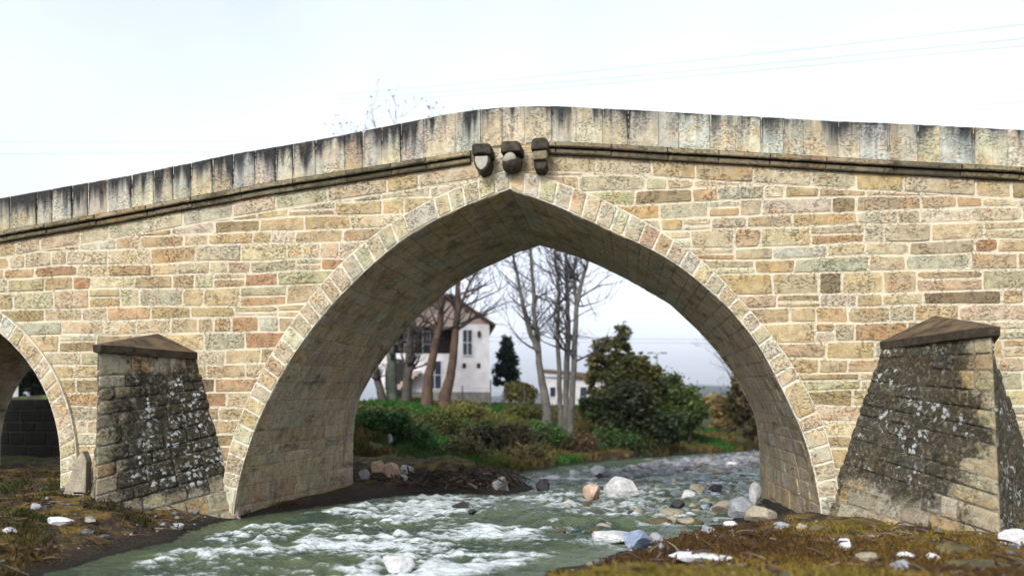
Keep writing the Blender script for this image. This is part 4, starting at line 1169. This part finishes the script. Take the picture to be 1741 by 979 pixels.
bare_tree('bare_tree', [[(931, 698, .30), (922, 650, .23), (917, 615, .20), (914, 590, .17), (909, 540, .14), (906, 480, .11), (902, 425, .10), (900, 370, .05)], [(916, 600, .17), (900, 560, .15), (888, 510, .12), (876, 450, .09), (868, 410, .05)]], 47, 'bare tree forking low into two stems right of the conifer', M['bark_pale'], gc, kids=18, start=.42)
bare_tree('bare_tree', [[(953, 700, .17), (951, 640, .15), (948, 570, .13), (950, 500, .11), (944, 440, .08), (940, 380, .04)]], 47.5, 'thin straight bare tree between the forking tree and the widest tree', M['bark_pale'], gc, kids=14, start=.4)
bare_tree('bare_tree', [[(962, 705, .20), (963, 640, .19), (966, 560, .17), (965, 500, .13), (962, 430, .10), (958, 370, .04)]], 47, 'straight pale bare tree third of the row', M['bark_pale'], gc, kids=16, start=.4)
bare_tree('bare_tree', [[(970, 716, .19), (974, 650, .18), (978, 580, .17), (980, 520, .14), (992, 470, .11), (1005, 420, .06)], [(980, 520, .11), (975, 460, .08), (985, 400, .04)]], 46, 'rightmost pale tree of the row, wide spreading twigs', M['bark_pale'], gc, kids=20, start=.4)
bare_tree('bare_tree', [[(1258, 700, .16), (1252, 660, .13), (1245, 620, .10), (1238, 580, .05)], [(1256, 690, .1), (1270, 640, .08), (1268, 590, .04)]], 66, 'small bare tree by the right pier far behind', M['bark'], None, kids=16, start=.2, lmul=1.3)

random.seed(202)
shrub('conifer', 862, 658, 66, 60, 86, (.012, .022, .016), 'small dark conifer right of the white house', 'conifer', n=110, per=60, size=.2, shape='cone')
shrub('shrub', 884, 690, 58, 60, 42, (.11, .095, .028), 'yellowish bush below the dark conifer', group='bushes on the far bank', n=24, per=60, size=.2)
shrub('evergreen_tree', 1022, 700, 62, 62, 134, (.065, .062, .020), 'olive tree crown behind the outbuilding roof', 'tree', 'leafy trees on the far bank', n=40, per=90, size=.22, shape='tall')
shrub('evergreen_tree', 1056, 700, 58, 52, 150, (.060, .062, .016), 'tall narrow olive green tree rising highest', 'tree', 'leafy trees on the far bank', n=46, per=90, size=.2, shape='tall')
shrub('evergreen_tree', 1082, 722, 54, 96, 134, (.052, .052, .014), 'broad brownish green tree in front of the tall narrow one', 'tree', 'leafy trees on the far bank', n=60, per=100, size=.2)
shrub('shrub', 1068, 745, 49, 100, 108, (.018, .022, .009), 'dark green bush at the foot of the broad tree', group='bushes on the far bank', n=60, per=90, size=.17)
shrub('evergreen_tree', 1132, 735, 56, 80, 112, (.042, .058, .014), 'rounded green tree right of the broad brownish tree', 'tree', 'leafy trees on the far bank', n=50, per=90, size=.18)
shrub('shrub', 1172, 742, 55, 80, 92, (.040, .056, .014), 'bright green bush at the right end of the tree row', group='bushes on the far bank', n=46, per=90, size=.17)
shrub('shrub', 1130, 752, 50, 70, 60, (.016, .024, .008), 'low dark bush beneath the rounded green tree', group='bushes on the far bank', n=40, per=80, size=.15)
shrub('shrub', 1010, 715, 50, 60, 46, (.035, .05, .015), 'green bush beside the foot of the rightmost pale tree', group='bushes on the far bank', n=26, per=80, size=.15)
shrub('reed_bush', 1235, 735, 64, 60, 70, (.12, .085, .032), 'tan reed bush far behind the right pier', group='brown bushes by the right pier', n=34, per=80, size=.2)
shrub('reed_bush', 1262, 742, 56, 64, 112, (.055, .042, .018), 'dark brown tall bush against the right pier', group='brown bushes by the right pier', n=46, per=80, size=.18, shape='tall')
shrub('reed_bush', 1285, 745, 52, 50, 130, (.04, .03, .014), 'darkest brown bush half hidden by the right pier', group='brown bushes by the right pier', n=46, per=80, size=.18, shape='tall')
shrub('reed_bush', 1215, 712, 74, 70, 44, (.17, .12, .05), 'pale tan reeds below the blue hills', group='brown bushes by the right pier', n=26, per=70, size=.25)
# bushes and undergrowth on the slope
def on_bank(px, py): 
    d = ray(px, py); t = 27.0
    while t < 75:
        if EYE + d[2] * t < gz(d[0] * t, d[1] * t): break
        t += .2
    return d[1] * t
slope = [(648, 742, 90, 62, (.022, .060, .012), 'deep green bramble mound beside the left pier'),
         (700, 766, 80, 46, (.030, .10, .020), 'bright green grassy mound above the pale stones'),
         (742, 742, 90, 50, (.065, .075, .018), 'olive bramble mound below the house door'),
         (790, 716, 80, 32, (.10, .095, .022), 'mustard low growth below the house corner'),
         (786, 778, 70, 34, (.055, .050, .016), 'olive brown tuft above the driftwood heap'),
         (822, 765, 56, 52, (.014, .014, .008), 'black leaved bush in the middle of the slope'),
         (868, 768, 56, 66, (.030, .024, .010), 'dark brown thorny bush below the conifer'),
         (900, 715, 70, 34, (.070, .072, .018), 'yellow green growth below the yellowish bush'),
         (925, 760, 66, 52, (.040, .080, .020), 'green bush left of the rightmost bare tree foot'),
         (890, 785, 70, 26, (.075, .062, .022), 'dry ochre grass mound at the foot of the slope'),
         (980, 768, 60, 36, (.075, .048, .024), 'reddish dry growth below the slender trees'),
         (1045, 765, 84, 42, (.036, .075, .018), 'vivid green bush at the foot of the tree row'),
         (1095, 768, 60, 28, (.045, .044, .016), 'olive low growth near the gravel bar')]
for px, py, wp, hp, c, lb in slope:
    shrub('shrub', px, py, on_bank(px, py), wp * 1.35, hp * .82, tuple(q * .85 for q in c), lb, group='bushes on the slope of the far bank', n=60, per=52, size=.10, stem=False, sprigs=60)

# grass: one uncountable mass per bank
def grass(name, n, test, hmin, hmax, cols, label, wide=.02, lean=.5, gl_=1.0):
    mb = MB(); c = 0
    while c < n:
        q = test()
        if q is None: continue
        x, y = q; z = gz_cache(x, y)
        if z is None: continue
        c += 1; k = cols[int(min(.999, max(0, (hue_cache(x, y) - .2) / .6 + random.gauss(0, .12))) * len(cols))]; kk = random.uniform(.7, 1.25) * gl_; k = tuple(a * kk for a in k)
        for _ in range(4):
            a = random.uniform(0, 6.28); h = random.uniform(hmin, hmax); dx, dy = math.cos(a) * lean * h, math.sin(a) * lean * h
            bx, by = x + random.gauss(0, .07), y + random.gauss(0, .07); wv = wide * random.uniform(.6, 1.3); px_, py_ = -math.sin(a) * wv, math.cos(a) * wv
            i = [mb.vert((bx - px_, by - py_, z - .03)), mb.vert((bx + px_, by + py_, z - .03)), mb.vert((bx + dx * .45 + px_ * .7, by + dy * .45 + py_ * .7, z + h * .7)), mb.vert((bx + dx, by + dy, z + h)), mb.vert((bx + dx * .45 - px_ * .7, by + dy * .45 - py_ * .7, z + h * .7))]
            mb.face(i, k)
    return tag(mb.build(name, M['leaf']), label, 'grass', kind='stuff')
GN = 700
_gx = np.linspace(-24, 18, GN); _gy = np.linspace(5, 66, GN); _X, _Y = np.meshgrid(_gx, _gy); _Z = ground(_X, _Y); _S = sdist(_X, _Y); _V = fbm(_X * 1.1, _Y * 1.1, 77, 4, .6)
_H = vnoise(_X * .45, _Y * .3, 88)
def hue_cache(x, y): return float(_H[int(round((y - 5) / 61 * (GN - 1))), int(round((x + 24) / 42 * (GN - 1)))])
def gz_cache(x, y):
    i = int(round((x + 24) / 42 * (GN - 1))); j = int(round((y - 5) / 61 * (GN - 1)))
    if not (0 <= i < GN and 0 <= j < GN) or _S[j, i] < .35: return None
    if _V[j, i] < random.uniform(.46, .55): return None
    return float(_Z[j, i])
random.seed(303)
grass('moss_grass', 10000, lambda: (random.uniform(-2, 9), random.uniform(6.5, 16.5)), .03, .10, [(.10, .055, .02), (.17, .10, .025), (.22, .14, .03), (.27, .19, .04), (.20, .155, .03)], 'ochre mossy grass covering the right bank in front', .012, .9)
grass('moss_grass', 5500, lambda: (random.uniform(-19, -8.5), random.uniform(8, 21)), .03, .11, [(.11, .075, .018), (.15, .10, .025), (.07, .045, .018), (.06, .065, .016)], 'brown mossy grass covering the left bank in front', .014, .9)
def far_pt():
    x, y = random.uniform(-16, 14), random.uniform(28, 64)
    return (x, y) if x < (y - 33) * .56 - 2 else None
grass('bank_grass', 16000, far_pt, .12, .42, [(.022, .075, .012), (.03, .065, .012), (.05, .065, .014), (.085, .075, .02), (.06, .045, .02), (.11, .08, .03)], 'rough green and brown grass on the far slope', .03, .6, 2.0)

random.seed(505); tw = MB()
for q_ in range(800):
    x, y = (random.uniform(-18, -9.2), random.uniform(9, 17.5)) if q_ % 2 else (random.uniform(-.5, 8), random.uniform(8, 16))
    if float(_S[int((y - 5) / 61 * (GN - 1)), int((x + 24) / 42 * (GN - 1))]) < .25: continue
    z = gz(x, y) + random.uniform(.0, .10); a = random.uniform(0, 3.14); ln = random.uniform(.12, .5); r = random.uniform(.006, .022)
    d = Vector((math.cos(a), math.sin(a), random.gauss(0, .25))) * ln / 2; p = Vector((x, y, z))
    tw.tube([p - d, p + Vector((random.gauss(0, .03), random.gauss(0, .03), .02)), p + d], [r, r, r * .4], 4, c=random.choice([(.06, .03, .02), (.035, .022, .016), (.10, .055, .035), (.16, .12, .09)]))
tag(tw.build('twig_litter', simple('dead twigs', (.8, .8, .8), (1.2, 1.2, 1.2), 8, .8, .2, attr=True)), 'scattered dead reddish brown twigs on both near banks', 'twigs', kind='stuff')

for nm_, (xa, xb, ya, yb), cnt, lb in (('pebbles', (-1, 9, 7, 16.5), 420, 'small grey and brown pebbles strewn over the right bank'), ('pebbles', (-18, -9.3, 9, 19), 260, 'small pebbles strewn over the left bank')):
    random.seed(600 + cnt); pts = []
    while len(pts) < cnt:
        x, y = random.uniform(xa, xb), random.uniform(ya, yb)
        i = int((x + 24) / 42 * (GN - 1)); j = int((y - 5) / 61 * (GN - 1))
        if _S[j, i] < .1 or (_V[j, i] > .5 and random.random() < .8): continue
        pts.append((x, y, float(_Z[j, i]) + .005, min(.16, random.lognormvariate(-3.2, .5))))
    tag(pebbles(nm_, pts, M['pebble'], 700 + cnt), lb, 'pebbles', kind='stuff')

# driftwood heap on the spit
random.seed(404)
dw = MB()
for _ in range(420):
    t_ = random.random(); x = -7.2 + 3.6 * t_ + random.gauss(0, .25); y = 25.9 + random.gauss(0, .55); z = .22 + random.random() ** 1.3 * (.55 - .4 * abs(t_ - .45))
    a = random.uniform(0, 3.14); ln = random.uniform(.15, .8); r = random.uniform(.01, .045)
    d = Vector((math.cos(a), math.sin(a), random.gauss(0, .35))) * ln / 2; m_ = Vector((random.gauss(0, .05), random.gauss(0, .05), random.gauss(0, .05)))
    p = Vector((x, y, z)); dw.tube([p - d, p + m_, p + d], [r, r * .9, r * .5], 5, c=random.choice([(.05, .035, .028), (.03, .024, .02), (.08, .055, .04), (.12, .085, .06), (.02, .018, .016)]))
tag(dw.build('driftwood', simple('wet driftwood', (.8, .8, .8), (1.2, 1.2, 1.2), 8, .7, .4, attr=True)), 'dark heap of tangled driftwood at the water edge behind the left pier', 'driftwood', kind='stuff')
gp = 'pale stones behind the left pier'
for i, (px, py, w_, h_, mm, lb) in enumerate([(640, 800, 34, 24, 'rk_pink', 'pinkish stone topmost in the pile behind the left pier'), (664, 806, 44, 22, 'rk_pink', 'broad pinkish stone in the middle of the pile behind the pier'),
        (692, 803, 38, 16, 'rk_white', 'white flat stone right in the pile behind the pier'), (682, 818, 26, 12, 'rk_white', 'small white stone lowest in the pile behind the pier'), (620, 812, 26, 20, 'rk_grey', 'grey stone closest to the left pier')]):
    slab_px(px, py + 2, w_ * .9, h_ * 1.15, M[mm], 'stone', lb, 'rock', gp, seed=80 + i, zoff=.05)
slab_px(660, 752, 18, 20, M['rk_white'], 'stone', 'lone white stone in the bright green grass', 'rock', seed=90, zoff=.1)

# fence by the house
fy = 56.0
fz = P(800, 684, fy)[2]
fence = empty('fence', (P(800, 684, fy)[0], fy, fz), label='wire fence with pale posts right below the house', cat='fence')
for px, pt in ((786, 655), (834, 645), (858, 652), (892, 655)):
    p = P(px, 690, fy); q = P(px, pt, fy); b = MB(); b.tube([(p[0], fy, p[2] - .5), (q[0], fy, q[2])], .05, 6); b.build('post', M['bark_pale'], fence)
b = MB()
for k in (660, 668, 677): b.tube([P(786, k, fy), P(892, k, fy)], .008, 4)
b.build('wire', M['wood'], fence)

# street lamp with two arms, far behind the trees
ly = 85.0
lp = empty('street_lamp', P(1117, 690, ly), label='distant two armed street lamp against the sky above the green bushes', cat='street lamp')
b = MB(); a = P(1117, 690, ly); t_ = P(1117, 602, ly); b.tube([(a[0], ly, a[2] - 3), t_], [.10, .06], 6); b.build('pole', M['bark_pale'], lp)
for s in (-1, 1):
    b = MB(); e_ = P(1117 + s * 9, 599, ly); b.tube([t_, (e_[0], ly, e_[2] + .05)], .035, 5); b.build('arm', M['bark_pale'], lp)
    h_ = P(1117 + s * 12, 600, ly); b = MB(); b.box(h_[0] - .28, h_[0] + .28, ly - .14, ly + .14, h_[2] - .06, h_[2] + .06); b.build('lamp_head', M['bark'], lp)

# power lines: thin cables strung beyond the bridge
M['cable'] = simple('aluminium cable', (.35, .38, .40), None, 1, .6, 0)
def cable(pa, pb, ya, yb, sag, r, label, group):
    A, B = Vector(P(*pa, ya)), Vector(P(*pb, yb)); d = B - A
    A2, B2 = A - d * 1.0, B + d * 1.0
    pts = []
    for i in range(41):
        t_ = i / 40; p = A2.lerp(B2, t_); p.z -= sag * 4 * t_ * (1 - t_) - sag * (8 / 9.0); pts.append(p)
    b = MB(); b.tube(pts, r, 5); tag(b.build('power_line', M['cable']), label, 'cable', group)
gcab = 'power lines across the sky'
cable((1000, 122), (1741, 42), 70, 55, .5, .020, 'topmost power line in the upper right sky', gcab)
cable((1000, 136), (1741, 66), 70, 55, .5, .022, 'second power line from the top in the upper right sky', gcab)
cable((1000, 145), (1741, 78), 70, 55, .5, .022, 'third power line from the top in the upper right sky', gcab)
cable((1300, 192), (1741, 151), 70, 58, .4, .018, 'upper line of the pair just above the parapet at right', gcab)
cable((1300, 210), (1741, 172), 70, 58, .4, .022, 'lower line of the pair just above the parapet at right', gcab)
cable((0, 242), (400, 241), 80, 80, .4, .018, 'upper power line in the sky at left above the parapet', gcab)
cable((0, 262), (400, 258), 80, 80, .4, .022, 'lower power line in the sky at left above the parapet', gcab)
cable((840, 573), (1215, 577), 95, 95, .3, .03, 'upper power line low across the sky seen through the arch', gcab)
cable((840, 580), (1215, 583), 95, 95, .3, .03, 'lower power line low across the sky seen through the arch', gcab)

# air: far hills fade to blue
bm = bmesh.new(); bmesh.ops.create_cube(bm, size=1)
for v in bm.verts: v.co = Vector((v.co.x * 13000, 4300 + v.co.y * 10000, 298 + v.co.z * 604))
hm = bpy.data.materials.new('haze'); hm.use_nodes = True; ht = hm.node_tree; ht.nodes.clear()
pv = ht.nodes.new('ShaderNodeVolumePrincipled'); pv.inputs['Density'].default_value = 0.00014; pv.inputs['Color'].default_value = (.80, .88, 1.0, 1); pv.inputs['Anisotropy'].default_value = .2
ho = ht.nodes.new('ShaderNodeOutputMaterial'); ht.links.new(pv.outputs[0], ho.inputs['Volume'])
o = bm_obj('haze', bm, hm, None); o['kind'] = 'stuff'
